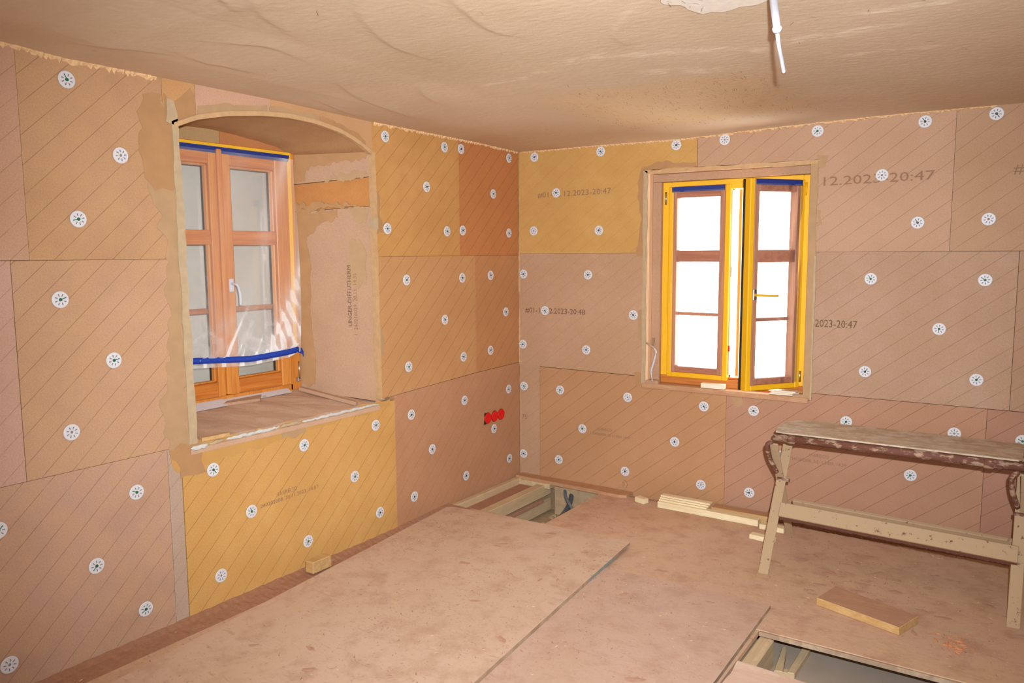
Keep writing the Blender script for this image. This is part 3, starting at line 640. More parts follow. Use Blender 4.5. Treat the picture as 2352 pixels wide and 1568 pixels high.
for i in range(NU):
    for j in range(NZ): a = i*(NZ+1)+j; Fc.append([a, a+1, a+NZ+2, a+NZ+1])
tag(obj('plastic_film', V, Fc, M['film'], None, True), 'crinkled clear plastic film hanging over the arched left-hand window', 'film')
def tz(u): return float(np.interp(u, [1.585, 1.60, 1.64, 1.70, 1.95, 2.25, 2.48], [.985, 1.01, 1.022, 1.015, 1.006, 1.03, 1.040]))
V, Fc = [], []; P = [1.588, 1.60, 1.618, 1.64]+list(np.linspace(1.66, 2.478, 30))
for u in P:
    z = tz(u); x = XF+.044+.006*math.sin((u-1.6)*7)-(.012 if u < 1.62 else 0)
    V += [(x, -u, z+.016), (x+.001, -u, z-.014), (x-.0012, -u, z+.016), (x-.0002, -u, z-.014)]
for i in range(len(P)-1):
    a = i*4; Fc += [[a, a+1, a+5, a+4], [a+2, a+3, a+7, a+6], [a, a+2, a+6, a+4], [a+1, a+3, a+7, a+5]]
obj('masking_tape', V, Fc, M['blue'], bpy.data.objects['plastic_film'], True)
# pale sealing membrane and offcuts on the sill
V = [(-.352, -2.44, SZ(-.352)+.004), (-.352, -2.10, SZ(-.352)+.004), (-.37, -2.10, .800), (-.37, -2.44, .800)]
quadslab([(-.33, -2.474, .794), (-.335, -2.09, .795), (XF+.001, -2.09, .822), (XF+.001, -2.474, .822)], .002, (1, 0, 1), M['vapour'], 'sealing_membrane', wallL)
quadslab([(-.345, -2.09, .797), (-.35, -1.68, .797), (XF+.001, -1.68, .816), (XF+.001, -2.09, .818)], .002, (1, 0, 1), M['vapour'], 'sealing_membrane', wallL)
def text(body, size, M4, mat, parent, sx=1., name='printed_stamp'):
    c = bpy.data.curves.new('tmp_text', 'FONT'); c.body = body; c.size = size; c.resolution_u = 2
    to = bpy.data.objects.new('tmp_text', c); COL.objects.link(to)
    dg = bpy.context.evaluated_depsgraph_get(); me_ = bpy.data.meshes.new_from_object(to.evaluated_get(dg))
    vv = [M4 @ Vector((v_.co.x*sx, v_.co.y, 0)) for v_ in me_.vertices]; ff = [list(p.vertices) for p in me_.polygons]
    bpy.data.objects.remove(to); bpy.data.curves.remove(c); bpy.data.meshes.remove(me_)
    return obj(name, vv, ff, mat, parent)
def onA(u, z, rot=0., d=.0022): return Matrix.Translation((d, -u, z)) @ Matrix(((0, 0, 1), (1, 0, 0), (0, 1, 0))).to_4x4() @ Matrix.Rotation(rot, 4, 'Z')
def onB(x, z, rot=0., d=.0022): return Matrix.Translation((x, -d, z)) @ Matrix(((1, 0, 0), (0, 0, -1), (0, 1, 0))).to_4x4() @ Matrix.Rotation(rot, 4, 'Z')
# prints on the boards
text('#01-12.12.2023-20:47', .050, onB(.150, 1.885, .01), M['ink'], wallR, 1.21)
text('#01-12.12.2023-20:48', .050, onB(.050, 1.128, .0), M['inkd'], wallR, 1.03)
text('12.2023-20:47', .066, onB(1.925, 1.872, .01), M['ink'], wallR, 1.44)
text('2023-20:47', .058, onB(1.925, 1.118, .0), M['inkd'], wallR, .82)
text('#', .066, onB(2.80, 1.885), M['ink'], wallR, 1.1)
text('75', .045, onB(.018, .395), M['ink'], wallR, 1.)
text('UdiRECO', .028, onA(2.09, .395, .0), M['ink'], wallL, 1.05); text('1. 240202008. 20.11.2023. 14:07', .026, onA(2.22, .362, .02), M['ink'], wallL, 1.12)
text('UdiRECO', .026, onB(.60, .385), M['ink'], wallR); text('1. 240202008. 20.11.2023. 14:07', .022, onB(.545, .352), M['ink'], wallR, 1.0)
text('UdiRECO', .026, onB(1.92, .395), M['ink'], wallR); text('1. 240202008. 20.11.2023. 14:39', .024, onB(1.80, .362), M['ink'], wallR, 1.0)
text('UNGER-DIFFUTHERM', .030, Matrix.Translation(RV(.30, 1.14, .004)) @ Matrix(((0, -.9, .436), (0, -.436, -.9), (1, 0, 0))).to_4x4(), M['inkd'], wallL, 1.15)
text('1. 240216029. 20.11. 14:35', .028, Matrix.Translation(RV(.23, 1.09, .004)) @ Matrix(((0, -.9, .436), (0, -.436, -.9), (1, 0, 0))).to_4x4(), M['ink'], wallL, 1.1)
text('BAND VOR DE', .014, Matrix.Translation((-.345, -1.97, .802)) @ Matrix(((0, -.9, .3), (1, 0, 0), (0, .3, .9))).to_4x4(), M['inkd'], wallL, 1.3)

# ------------------------------------------------------------------ window 2 (right wall)
FY = .08
win2 = root('window_2', (1.43, .1, .715)); win2['kind'] = 'structure'
# stepped reveal lining
obj('reveal_lining', *join(box(.925, .9452, .002, .20, .70, 2.009), box(1.8918, 1.905, .003, .20, .70, 2.008), box(.9454, 1.8916, .004, .20, 1.9922, 2.012)), wood('light_reveal_wood', (226, 178, 132), (236, 192, 150), 2, 30), wallR)
obj('reveal_lining', *join(box(.946, 1.0, .045, .13, .712, 1.944, .002), box(.946, 1.891, .0455, .13, 1.9452, 1.991, .002), box(1.868, 1.891, .0452, .13, .712, 1.9448, .002)), M['rev1'], wallR)
obj('window_ledge', *box(.910, 1.905, -.010, .14, .690, .722, .003), M['ledge'], wallR)
f2 = obj('window_frame', *join(box(.992, 1.050, FY-.002, FY+.09, .722, 1.944, .003), box(1.822, 1.868, FY-.002, FY+.09, .722, 1.944, .003), box(1.05, 1.822, FY-.002, FY+.09, 1.888, 1.944, .003)), M['yellow2'], win2)
obj('frame_sill', *box(1.0, 1.868, FY-.012, FY+.09, .722, .772, .004), M['pinehx'], win2); obj('frame_sill', *box(1.0, 1.868, FY+.01, FY+.09, .772, .786, .003), M['pinehx'], win2)
def sash2(Mx, parent, W_=.37):
    """local: a = along sash from hinge 0..W, z, d = depth outwards (room side at d=0); Mx maps (a,d,z) to world"""
    def bb(a0, a1, d0, d1, z0, z1, bev=.004): return xf(box(a0, a1, d0, d1, z0, z1, bev), Mx)
    z0, z1 = .765, 1.915
    s = root('sash', (0, 0, 0)); s.parent = parent; s.location = -ORG[parent.name]
    obj('sash_stile', *join(bb(0, .030, 0, .065, z0, z1), bb(W_-.030, W_, 0, .050, z0, z1)), M['yellow'], s)
    obj('sash_stile', *join(bb(.030, .052, .002, .062, z0+.01, z1), bb(W_-.062, W_-.030, .002, .062, z0+.01, z1)), M['brownv'], s)
    obj('sash_rail', *bb(.05, W_-.06, .002, .062, 1.848, z1), M['brownh'], s); obj('sash_rail', *join(bb(.05, W_-.06, .002, .062, .795, .832)), M['brownh'], s)
    obj('sash_rail', *bb(.03, W_-.03, 0, .064, z0, .795), M['yellow'], s)
    obj('glazing_bar', *bb(.05, W_-.06, .006, .060, 1.467, 1.535, .003), M['brownh'], s); obj('glazing_bar', *bb(.05, W_-.06, .046, .062, 1.142, 1.162, .002), M['brownh'], s)
    obj('window_pane', *bb(.05, W_-.06, .038, .042, .83, 1.85, 0), M['glass'], s)
    obj('gasket', *bb(W_-.004, W_+.004, .050, .062, z0, z1, .001), M['gasket'], s)
    obj('tape_strip', *bb(.020, W_-.035, -.002, .001, 1.882, 1.912, 0), M['bluedark'], s)
    # film taped over the sash
    V, Fc = [], []
    for i in range(31):
        for j in range(61):
            a = .018+(W_-.045)*i/30; z = .80+1.09*j/60
            d = -.004-.010*math.sin(math.pi*i/30)*math.sin(math.pi*j/60)-.003*math.sin(a*70+z*5+2*math.sin(z*4))*(math.exp(-((a-.07)/.05)**2)+.2)
            V.append(Mx @ Vector((a, d, z)))
    for i in range(30):
        for j in range(60): q = i*61+j; Fc.append([q, q+1, q+62, q+61])
    obj('sash_film', V, Fc, M['film2'], s, True)
    return s
# closed left sash (hinge on its left): a along +x, d along +y
sL = sash2(Matrix(((1, 0, 0, 1.042), (0, 1, 0, FY-.018), (0, 0, 1, 0), (0, 0, 0, 1))), win2, .378)
# open right sash: hinge on the right
h = Vector((1.838, FY-.02, 0)); fe = Vector((1.628, -.22, 0)); dv = (fe-h).normalized(); nn = Vector((-dv.y, dv.x, 0)); nn = -nn if nn.y < 0 else nn
Mx = Matrix(((dv.x, nn.x, 0, h.x), (dv.y, nn.y, 0, h.y), (0, 0, 1, 0), (0, 0, 0, 1)))
sR = sash2(Mx, win2, .355)
obj('sash_drip_nose', *join(xf(box(.27, .352, .056, .075, .78, .82, .006), Mx), xf(box(.28, .350, .052, .072, 1.462, 1.54, .006), Mx)), M['brownh'], sR)
hr = obj('window_handle', *xf(box(.303, .327, -.010, -.001, 1.262, 1.325, .004), Mx), M['chrome'], sR)
obj('handle_lever', *tube([Mx @ Vector(p) for p in spline([(.315, -.008, 1.292), (.315, -.040, 1.292), (.303, -.050, 1.292), (.26, -.052, 1.290), (.200, -.050, 1.288)], 5)], .0085, 10, .8), M['yellow'], hr, True)
for q in ((1.035, FY-.018, 1.81, 1.885),): obj('window_hinge', *tube([(q[0]-.012, q[1], q[2]), (q[0]-.012, q[1], q[3])], .006, 10), M['chrome'], win2, True)
obj('window_hinge', *tube([(1.842, FY-.026, 1.83), (1.842, FY-.026, 1.90)], .006, 10), M['yellow'], win2, True); obj('window_hinge', *tube([(1.842, FY-.026, .80), (1.842, FY-.026, .86)], .006, 10), M['chrome'], win2, True)
obj('lock_rail', *join(box(1.421, 1.426, FY+.005, FY+.03, .80, 1.88), box(1.419, 1.430, FY, FY+.02, 1.38, 1.44)), M['chrome'], win2)
obj('lock_button', *box(1.420, 1.429, FY+.0, FY+.02, .94, .975, .002), M['red'], win2)
# outer casement seen through the gap
oy = .235
oc = obj('outer_casement', *join(box(.985, 1.03, oy, oy+.04, .74, 1.93), box(1.83, 1.90, oy, oy+.04, .74, 1.93), box(.985, 1.9, oy, oy+.04, 1.90, 1.96), box(.985, 1.9, oy, oy+.04, .70, .765)), M['pine'], win2)
obj('outer_mullion', *box(1.418, 1.436, .225, .245, .765, 1.90, .003), M['pine'], win2)
# offcuts on the ledge and the cable
tag(obj('wood_offcut', *xf(box(-.070, .070, -.022, .022, 0, .028, .0015), Matrix.Translation((1.357, .022, .7235)) @ Matrix.Rotation(.02, 4, 'Z')), M['battenw']), 'pale wood offcut standing on the ledge below the closed sash of the bright window', 'offcut')
for k, (dx, r_) in enumerate(((0, .04), (.010, .1), (-.004, -.02))):
    tag(obj('wood_shim', *xf(box(-.075, .075, -.022, .022, 0, .008, .001), Matrix.Translation((1.765+dx, .022, .7235+.0088*k)) @ Matrix.Rotation(r_, 4, 'Z')), M['battenw']),
        ['thin pale shim, bottom of the three stacked under the open window sash', 'thin pale shim, middle of the three stacked under the open window sash', 'thin pale shim, top of the three stacked under the open window sash'][k], 'shim', 'shims stacked under the open sash')
obj('render_lump', *join(extr(jag([(1.82, .003), (1.90, .003), (1.90, .065), (1.845, .06)], .004, .01), lambda a, b, d: (a, b-.008, .722+d), 0, .016, .003), extr(jag([(.935, .0), (1.02, .0), (1.005, .05), (.94, .06)], .004, .01), lambda a, b, d: (a, b-.008, .722+d), 0, .02, .004)), M['rev1'], wallR)
c_ = root('alarm_cable', (.95, -.01, .96), 'short white flat cable hanging out of the left reveal of the bright window', 'cable')
obj('cable_sheath', *tube(spline([(.985, -.004, .945), (1.003, -.010, .925), (1.002, -.014, .90), (.990, -.014, .85), (.975, -.012, .80), (.978, -.010, .755), (.980, -.004, .735)], 6), [.006]*13+[.009]*12+[.005]*12, 8, .6), M['white'], c_, True)
obj('cable_grommet', *tube([(.938, -.004, .972), (.99, -.008, .944)], .007, 8, .8), M['beadgrey'], c_, True)
strip('B', [(.952, .95), (.968, .95), (.972, 1.0), (.955, 1.0)], M['mortar'], -.04, 'cable_chase', .002, .02, -.05)

# ------------------------------------------------------------------ sockets
for k, (u, tx) in enumerate(((.381, 'red round socket cover, left of the three on the left wall'), (.304, 'red round socket cover, middle of the three on the left wall'), (.230, 'red round socket cover beside the corner, right of the three'))):
    r0 = root('socket_box', (0, -u, .463), tx, 'socket', 'red socket covers near the corner')
    V, Fc = [], []; n = 28
    for r, x in ((.034, .0), (.036, .004), (.034, .007), (.030, .0055), (.012, .0052), (.0, .005)):
        for j in range(n): a = 2*math.pi*j/n; V.append((x, -u+r*math.cos(a), .463+r*math.sin(a)))
    for i in range(5):
        for j in range(n): Fc.append([i*n+j, i*n+(j+1) % n, (i+1)*n+(j+1) % n, (i+1)*n+j])
    obj('cover', V, Fc, M['red'], r0, True)
    obj('socket_rim', *tube([(-.012, -u, .463), (.001, -u, .463)], .038, 24, 1), M['gasket'], r0)
strip('A', [(.425, .42), (.36, .418), (.30, .425), (.21, .432), (.205, .47), (.22, .505), (.30, .507), (.36, .51), (.425, .515), (.435, .46)], M['damp'], .0008, amp=.006)
strip('A', [(.425, .425), (.40, .425), (.395, .50), (.415, .505)], M['gasket'], .0011, 'cut_hole', .004, .01)

# ------------------------------------------------------------------ floor
fl = obj('floor', *join(box(-.7, 5.0, -6.4, .3, -.32, -.22), box(-.05, .68, -6.4, -.76, -.22, -.030), box(-.05, .02, -.80, .04, -.22, -.01)), M['rubble']); fl['kind'] = 'structure'
def fbox(name, x0, x1, y0, y1, z0, z1, mat, bev=.0015, rot=0., c=None):
    p = box(x0, x1, y0, y1, z0, z1, bev)
    return obj(name, *p, mat, fl)
fbox('deck_panel', .672, 4.85, -1.388, -.064, -.022, 0, M['deck'])
fbox('deck_panel', .16, 2.068, -6.2, -.775, -.024, -.002, M['deck']); fbox('deck_panel', 3.7, 4.85, -6.2, -1.39, -.022, 0, M['deck'])
fbox('deck_edging', 2.07, 3.70, -1.402, -1.389, -.020, -.002, M['edge'])
fbox('deck_panel', 2.10, 3.7, -6.2, -2.05, -.022, 0, M['deck'])
fbox('wall_gap_fill', .69, 4.8, -.060, .0, -.06, -.012, M['fill'])
fbox('floor_joist', 2.072, 2.130, -2.0, -1.392, -.16, -.024, M['joist'], .003)
fbox('floor_joist', .20, .262, -.80, -.02, -.09, -.012, M['joist'], .003); fbox('floor_joist', .20, .262, -.8, -.02, -.20, -.115, M['joist'], .003)
fbox('edge_batten', .022, .062, -.80, -.065, -.05, .006, M['joist'], .003)
fbox('edge_batten', .015, .30, -.105, -.04, -.035, .0, M['joist'], .003)
fbox('pit_fill', .062, .20, -.80, -.06, -.12, -.035, M['fill'], .002)
fbox('pit_base', 2.06, 3.75, -2.2, -1.1, -.22, -.135, M['pit'], 0)
fbox('pit_lining', .30, .70, -.035, .03, -.22, -.03, M['rubble'], 0)
# brown loose fill beside the sheet along the left wall
V, Fc = [], []; n = 160
for i in range(n+1):
    y = -.80-2.7*i/n
    for k in range(8):
        x = .001+.30*k/7; V.append((x, y, -.012+random.uniform(-.0025, .0025)+(.008 if k == 0 else 0)+max(0, .018*(1-i/30.))*(k < 5)))
for i in range(n):
    for k in range(7): a = i*8+k; Fc.append([a, a+1, a+9, a+8])
o = obj('sawdust_fill', V, Fc, M['fill'], fl)
# rubble stones in the pit
V, Fc = [], []
for k in range(70):
    x, y, r = random.uniform(.29, .68), random.uniform(-.78, -.04), random.uniform(.008, .03); bm = bmesh.new(); bmesh.ops.create_icosphere(bm, subdivisions=1, radius=r)
    for q in bm.verts: q.co = Vector((x+q.co.x*random.uniform(.7, 1.3), y+q.co.y*random.uniform(.7, 1.3), -.205+q.co.z*.6))
    a, b = bm_out(bm); bm.free(); m_ = len(V); V += a; Fc += [[i+m_ for i in f] for f in b]
o = obj('rubble', V, Fc, M['rubble'], fl); o['kind'] = 'stuff'
fbox('brick_course', .262, .285, -.74, -.15, -.115, -.095, M['chip1'], .002)
# plywood sheets lying on the deck
def sheet(name, poly, z0, z1, mat, emat, label, cat='sheet'):
    V, Fc = extr(poly, lambda a, b, d: (a, b, d), z0, z1, .002)
    o = obj(name, V, Fc, [mat, emat]);
    for p in o.data.polygons:
        if abs(p.normal.z) < .8: p.material_index = 1
    return tag(o, label, cat)
sheet('plywood_sheet', jag([(2.052, -1.172), (1.268, -1.190), (1.18, -3.6), (2.08, -3.6)], .0008, .15), .0005, .018, M['sheet2'], M['edge'], 'pale dusty plywood sheet in the middle of the floor, left of the open pit')
S1 = [(1.243, -.862), (1.215, -.848), (.66, -.868), (.12, -.898), (.085, -.925), (.305, -3.10), (.335, -3.45), (1.47, -3.45), (1.373, -2.40), (1.30, -1.55)]
sheet('plywood_sheet', S1, .0195, .036, M['sheet'], M['edge'], 'large dusty plywood sheet lying raised along the left wall, its right edge showing')
o = obj('perforated_edge', *join(*[xf(box(-.002, .002, -.0028, .0028, .0225, .0365), Matrix.Translation((1.2435+.0555*(t_*.62+.17)/1., -.862-.688*(t_*.62+.17), -.002)) @ Matrix.Rotation(.1, 4, 'Z')) for t_ in np.linspace(.25, .95, 30)]), plain('blue_grey_slot', (124, 128, 124), .6), bpy.data.objects['plywood_sheet.001'])
sheet('plank', jag([(2.085, -1.722), (2.60, -1.765), (3.3, -1.82), (3.3, -2.3), (2.09, -2.3), (2.092, -1.80)], .002, .03), .001, .026, wood('pale_plank_bottom', (206, 168, 140), (220, 186, 160), 0, 14, dirt=(200, 160, 132)), M['edge'], 'pale plank at the bottom edge of the picture closing the near side of the pit', 'plank')
# wooden channel piece lying in the pit
pc = root('wood_bracket', (2.14, -1.42, -.134), 'small split wooden bracket lying in the grey pit at bottom right', 'offcut')
obj('bracket_leg', *extr([(2.130, -1.27), (2.142, -1.25), (2.152, -1.28), (2.186, -1.465), (2.154, -1.475)], lambda a, b, d: (a, b, d), -.134, -.108, .003), M['joist'], pc)
obj('bracket_leg', *extr([(2.200, -1.22), (2.232, -1.22), (2.228, -1.455), (2.200, -1.46)], lambda a, b, d: (a, b, d), -.134, -.108, .003), M['joist'], pc)
obj('bracket_web', *extr([(2.180, -1.43), (2.204, -1.43), (2.204, -1.458), (2.184, -1.462)], lambda a, b, d: (a, b, d), -.134, -.112, .002), M['joist'], pc)
# conduits in the corner pit
tag(obj('conduit', *tube(spline([(.386, .020, -.04), (.42, -.018, -.07), (.473, -.146, -.10), (.511, -.306, -.12), (.515, -.46, -.13), (.50, -.68, -.15)], 8), .016, 12), M['pipe'], None, True), 'dark grey curved conduit running through the floor opening by the corner', 'conduit')
tag(obj('conduit', *tube(spline([(.36, .0, -.045), (.437, -.123, -.06), (.593, -.296, -.08), (.67, -.39, -.10)], 8), .010, 12), M['pipe2'], None, True), 'straighter blue-grey conduit crossing over the dark one in the floor opening', 'conduit')
# edge board along the right wall near the corner
tag(obj('skirting_plank', *extr(jag([(.02, -.004), (.74, -.004), (.86, -.010), (.86, -.10), (.80, -.118), (.62, -.100), (.55, -.100), (.02, -.085)], .002, .03), lambda a, b, d: (a, b, d), -.006, .018, .003), M['ledge']), 'low dusty board lying against the right wall beside the corner opening', 'board')
strip('B', [(.775, .075), (.79, .085), (.81, .078), (.82, .055), (.81, .035), (.79, .028), (.772, .04), (.768, .06)], M['ledge'], .010, 'hole_plug', .0015, .01)
strip('B', [(.782, .070), (.80, .072), (.806, .055), (.795, .042), (.783, .05)], M['damp'], .013, 'hole_plug', .002, .008)
# wood pieces along the right wall
def piece(x0, y0, x1, y1, wd, z0, z1, mat, label, nm='wood_offcut', cat='offcut', grp=None):
    p0, p1 = Vector((x0, y0, 0)), Vector((x1, y1, 0)); d = (p1-p0); L = d.length; a = math.atan2(d.y, d.x)
    return tag(obj(nm, *xf(box(0, L, 0, wd, z0, z1, .0015), Matrix.Translation(p0) @ Matrix.Rotation(a, 4, 'Z')), mat), label, cat, grp)
piece(.930, -.135, 1.000, -.160, .045, .001, .032, M['batten'], 'small cube-like wood offcut alone on the floor beside the low board')
piece(1.093, -.165, 1.700, -.180, .045, .001, .038, M['batten'], 'long pale batten on the floor along the right wall', 'batten', 'batten')
for k in range(3):
    piece(1.095+.004*k, -.150+.004*k, 1.395+.008*k, -.158+.004*k, .044, .0385+.0125*k, .0495+.0125*k, M['batten'], ['lowest', 'middle', 'topmost'][k]+' of three pale lath pieces stacked on the long batten', 'lath_piece', 'lath', 'laths stacked on the batten')
BE = piece(1.405, -.110, 1.745, -.114, .08, .001, .045, [M['ledge'], M['batteny']], 'dust-topped yellowish beam offcut against the right wall, left of the trestle')
piece(1.715, -.205, 1.85, -.215, .05, .001, .028, M['batten'], 'white wood block behind the left trestle leg, against the wall side')
piece(1.715, -.385, 1.845, -.400, .045, .001, .026, M['batten'], 'pale block on the floor in front of the other blocks, behind the left trestle foot')
piece(.105, .0, .1, .0, .02, 0, .01, M['batten'], '') if False else None
pp_ = [(2.208, -1.027), (2.549, -1.136), (2.599, -.981), (2.248, -.855)]
tag(obj('plank_offcut', *extr(pp_, lambda a, b, d: (a, b, d), .002, .034, .002), [wood('plank_dusty_top', (178, 130, 96), (196, 146, 110), 0, 40, dirt=(176, 128, 98)), M['batteny']]), 'short thick plank lying on the deck in front of the trestle', 'plank')
for p in BE.data.polygons:
    if abs(p.normal.z) < .8: p.material_index = 1
for p in bpy.data.objects['plank_offcut'].data.polygons:
    if abs(p.normal.z) < .8: p.material_index = 1
q_ = xf(box(0, .13, -.012, .012, 0, .018, .002), Matrix.Translation((-.004, -2.478, .735)) @ Matrix.Rotation(math.radians(84), 4, 'Z')); tag(obj('wood_offcut', *q_, M['batteny']), 'small orange wood stick at the left front corner of the arched window sill', 'offcut')
tag(obj('wood_lath', *xf(box(0, .35, -.014, .014, 0, .02, .002), Matrix.Translation((-.03, -1.525, .7325)) @ Matrix.Rotation(math.radians(195.5), 4, 'Z') @ Matrix.Rotation(-.185, 4, 'Y')), M['rev1']), 'dusty lath along the right reveal on the arched window sill', 'lath')
tag(obj('wood_wedge', *extr([(-2.11, -.345), (-1.91, -.325), (-1.86, -.372), (-2.06, -.38)], lambda a, b, d: (b, a, SZ(b)+d), .002, .016, .001), M['rev1']), 'flat pale wedge under the frame of the arched window', 'wedge')
q_ = box(.06, .115, -1.99, -1.87, .0, .058, .003); tag(obj('wood_offcut', *xf(([(Vector(p)-Vector((.02, -1.93, 0))) for p in q_[0]], q_[1]), Matrix.Translation((.02, -1.93, 0)) @ Matrix.Rotation(.0, 4, 'Z')), M['batteny']), 'yellowish block wedged in the gap between the large sheet and the left wall', 'offcut')

# ------------------------------------------------------------------ trestle
tr = root('trestle', (2.4, -.5, 0), 'low folding scaffold trestle crusted with clay, at right in front of the wall', 'trestle')
# plank seat
xl, xr, yf, yb, zt = 1.895, 2.905, -.660, -.315, .662
pl = [(xl+.015, yf+.01), (xl+.05, yf), (xr, yf), (xr+.015, yf+.03), (xr+.015, yb-.03), (xr, yb), (xl+.09, yb), (xl+.03, yb-.04), (xl-.005, yb-.12), (xl, yf+.06)]
obj('top_plank', *extr(pl, lambda a, b, d: (a, b, d), zt-.007, zt, .002), M['seat'], tr)
def rail(y, z, name): 
    o = obj(name, *tube([(1.90, y, z), (2.97, y, z)], .021, 14), M['rust'], tr, True)
    for x in (1.985, 2.80): obj('collar', *tube([(x-.018, y, z), (x+.018, y, z)], .026, 14), M['rust'], o, True)
rail(-.642, .631, 'top_tube'); rail(-.345, .631, 'top_tube')
for sx, x in ((1, 1.915), (-1, 2.925)):
    lw = .048
    f = bar((x, -.815, 0), (x-.015 if sx > 0 else x, -.335, .600), lw, .007, (1, 0, 0)); obj('leg', *f, M['crust'], tr)
    g = bar((x-.035 if sx > 0 else x+.02, -.200, 0), (x-.012 if sx > 0 else x+.012, -.655, .600), lw*.85, .007, (1, 0, 0)); obj('leg', *g, M['crust'], tr)
    obj('leg_gusset', *tube(spline([(x-.018, -.655, .608), (x-.040, -.665, .590), (x-.036, -.63, .52), (x-.014, -.58, .44)], 5), .011, 8), M['rust'], tr, True)
    obj('pivot_bolt', *tube([(x-.03, -.505, .385), (x+.03, -.505, .385)], .010, 8), M['rust'], tr, True)
obj('lower_rail', *xf(box(1.935, 2.925, -.012, .012, -.036, .036, .003), Matrix.Translation((0, -.630, .268)) @ Matrix.Translation((1.935, 0, 0)) @ Matrix.Rotation(.022, 4, 'Y') @ Matrix.Translation((-1.935, 0, 0)) @ Matrix.Rotation(math.radians(-38), 4, 'X')), M['crust'], tr)
obj('lower_rail', *xf(box(1.93, 2.925, -.010, .010, -.030, .030, .003), Matrix.Translation((0, -.355, .222)) @ Matrix.Translation((1.93, 0, 0)) @ Matrix.Rotation(.022, 4, 'Y') @ Matrix.Translation((-1.93, 0, 0)) @ Matrix.Rotation(math.radians(30), 4, 'X')), M['crust'], tr)

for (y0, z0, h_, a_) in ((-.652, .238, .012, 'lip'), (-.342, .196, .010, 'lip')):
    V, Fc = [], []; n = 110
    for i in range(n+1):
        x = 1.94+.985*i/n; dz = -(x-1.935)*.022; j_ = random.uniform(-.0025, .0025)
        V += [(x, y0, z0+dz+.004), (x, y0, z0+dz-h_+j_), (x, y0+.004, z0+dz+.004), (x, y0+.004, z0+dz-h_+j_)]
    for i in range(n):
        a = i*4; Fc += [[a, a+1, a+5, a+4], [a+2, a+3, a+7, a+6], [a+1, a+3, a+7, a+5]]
    obj('shade_lip', V, Fc, M['rail_shade'], tr)  # flash shadow below each lower rail, modelled as a dark ragged strip
# ------------------------------------------------------------------ ceiling cable
cr = root('ceiling_cable', (2.35, -2.45, 2.2), 'white conduit with a bare cable end hanging from the ceiling', 'cable')
obj('conduit_sleeve', *tube(spline([(2.40, -2.60, 2.205), (2.367, -2.49, 2.185), (2.331, -2.353, 2.165), (2.319, -2.295, 2.148), (2.314, -2.258, 2.122)], 6), .0105, 12), M['white'], cr, True)
obj('sleeve_collar', *tube([(2.3145, -2.262, 2.124), (2.3138, -2.254, 2.118)], .0125, 12), M['white'], cr, True)
obj('cable_end', *tube(spline([(2.316, -2.27, 2.126), (2.310, -2.225, 2.09), (2.300, -2.155, 2.063), (2.292, -2.098, 2.040)], 6), .0058, 10), M['white'], cr, True)

# ------------------------------------------------------------------ shavings and crumbs
def crumbs(name, n, area, mat, zf, size, label):
    V, Fc = [], []
    for k in range(n):
        x, y = area(); z = zf(x, y); a = random.uniform(0, math.pi); L = size*random.uniform(.4, 2.4)*random.choice((1, 1, 1.8)); wd = L*random.uniform(.08, .34); hh = min(.004, wd*.6)
        c, s = math.cos(a)*L, math.sin(a)*L; c2, s2 = -math.sin(a)*wd, math.cos(a)*wd; b = len(V)
        V += [(x-c, y-s, z), (x+c2, y+s2, z), (x+c, y+s, z+.001), (x-c2, y-s2, z), (x, y, z+hh)]
        Fc += [[b, b+1, b+4], [b+1, b+2, b+4], [b+2, b+3, b+4], [b+3, b, b+4]]
    o = obj(name, V, Fc, mat, fl); o['kind'] = 'stuff'; o['label'] = label; return o
def ztop(x, y):
    if y < -.87 and x > .12+(-y-.9)*.09 and x < 1.243+(-y-.86)*.085: return .0365
    if y < -1.19 and x < 2.05: return .0183
    return .0005
def a_all():
    while True:
        x, y = random.uniform(.1, 3.1), random.uniform(-3.3, -.12)
        if (2.05 < x and y < -1.37) or (x < .7 and y > -.86): continue
        if random.random() < .55+.45*math.sin(x*4.1+1)*math.sin(y*3.7): return x, y
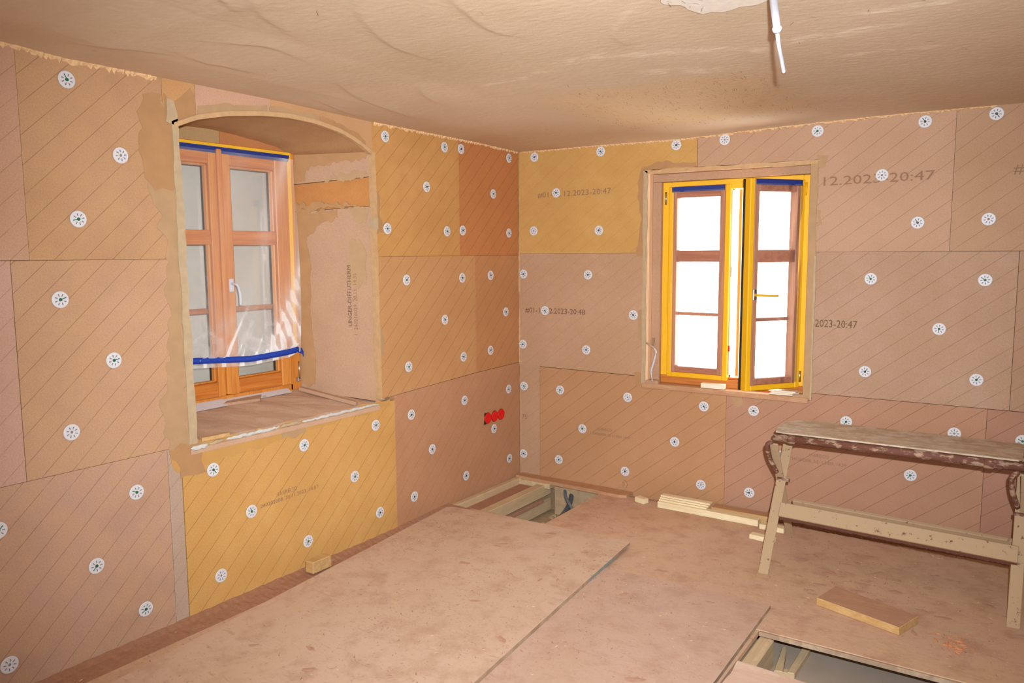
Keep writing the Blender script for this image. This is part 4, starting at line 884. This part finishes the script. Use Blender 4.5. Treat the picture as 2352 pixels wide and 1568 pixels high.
def a_clus():
    while True:
        c = random.choice([(.35, -1.2, .12), (.9, -1.6, .16), (1.25, -1.15, .1), (1.45, -1.35, .12), (.75, -2.0, .2), (2.2, -.6, .22), (2.45, -.75, .15), (1.5, -1.9, .15), (.25, -1.5, .09), (2.1, -.35, .15), (2.75, -1.1, .06), (1.1, -2.6, .25)])
        x, y = random.gauss(c[0], c[2]), random.gauss(c[1], c[2])
        if (2.05 < x and y < -1.37) or (x < .7 and y > -.86) or x < .08+max(0, -y-.9)*.09 or y > -.1 or x > 3.2: continue
        return x, y
crumbs('wood_shavings', 5200, a_all, M['chip1'], ztop, .0022, 'brown sawdust and crumbs scattered over the sheets and deck')
crumbs('wood_shavings', 3600, a_clus, M['chip1'], ztop, .0026, 'clusters of reddish brown shavings and straw lying on the floor')
crumbs('wood_shavings', 900, a_all, M['chip2'], ztop, .0024, 'pale splinters and chips sprinkled over the floor')
V, Fc = [], []                                                       # trodden clay smears
for k in range(95):
    if k < 60: x, y = random.gauss(2.32, .22), random.gauss(-.68, .17)
    elif k < 75: x, y = random.gauss(1.45, .25), random.gauss(-1.0, .25)
    else: x, y = random.uniform(.4, 1.9), random.uniform(-2.8, -1.1)
    if x < .72 and y > -.9 or (x > 2.02 and y < -1.33) or y > -.12: continue
    a = random.gauss(.1, .5); L = random.uniform(.008, .042); W2 = L*random.uniform(.22, .5); n = 14; z = ztop(x, y)+.0006; b = len(V)
    V.append((x, y, z+.0014))
    for i in range(n):
        t_ = 2*math.pi*i/n; rr = random.uniform(.55, 1.1); dx, dy = L*rr*math.cos(t_), W2*rr*math.sin(t_); V.append((x+dx*math.cos(a)-dy*math.sin(a), y+dx*math.sin(a)+dy*math.cos(a), z))
    for i in range(n): Fc.append([b, b+1+i, b+1+(i+1) % n])
o = obj('clay_smears', V, Fc, plain('red_brown_clay', (182, 136, 108), 1, var=.25, scale=60), fl); o['kind'] = 'stuff'
def a_edge():
    x = random.uniform(.7, 3.1); return x, -.03-abs(random.gauss(0, .03))
crumbs('wood_shavings', 1200, a_edge, M['chip1'], lambda x, y: -.011+.012*random.random(), .006, 'brown dirt gathered along the foot of the right wall')
def a_orange():
    return random.gauss(2.74, .03), random.gauss(-1.10, .045)
crumbs('wood_shavings', 90, a_orange, plain('orange_shavings', (206, 130, 84), 1, var=.2), ztop, .006, 'little heap of orange shavings at the lower right')
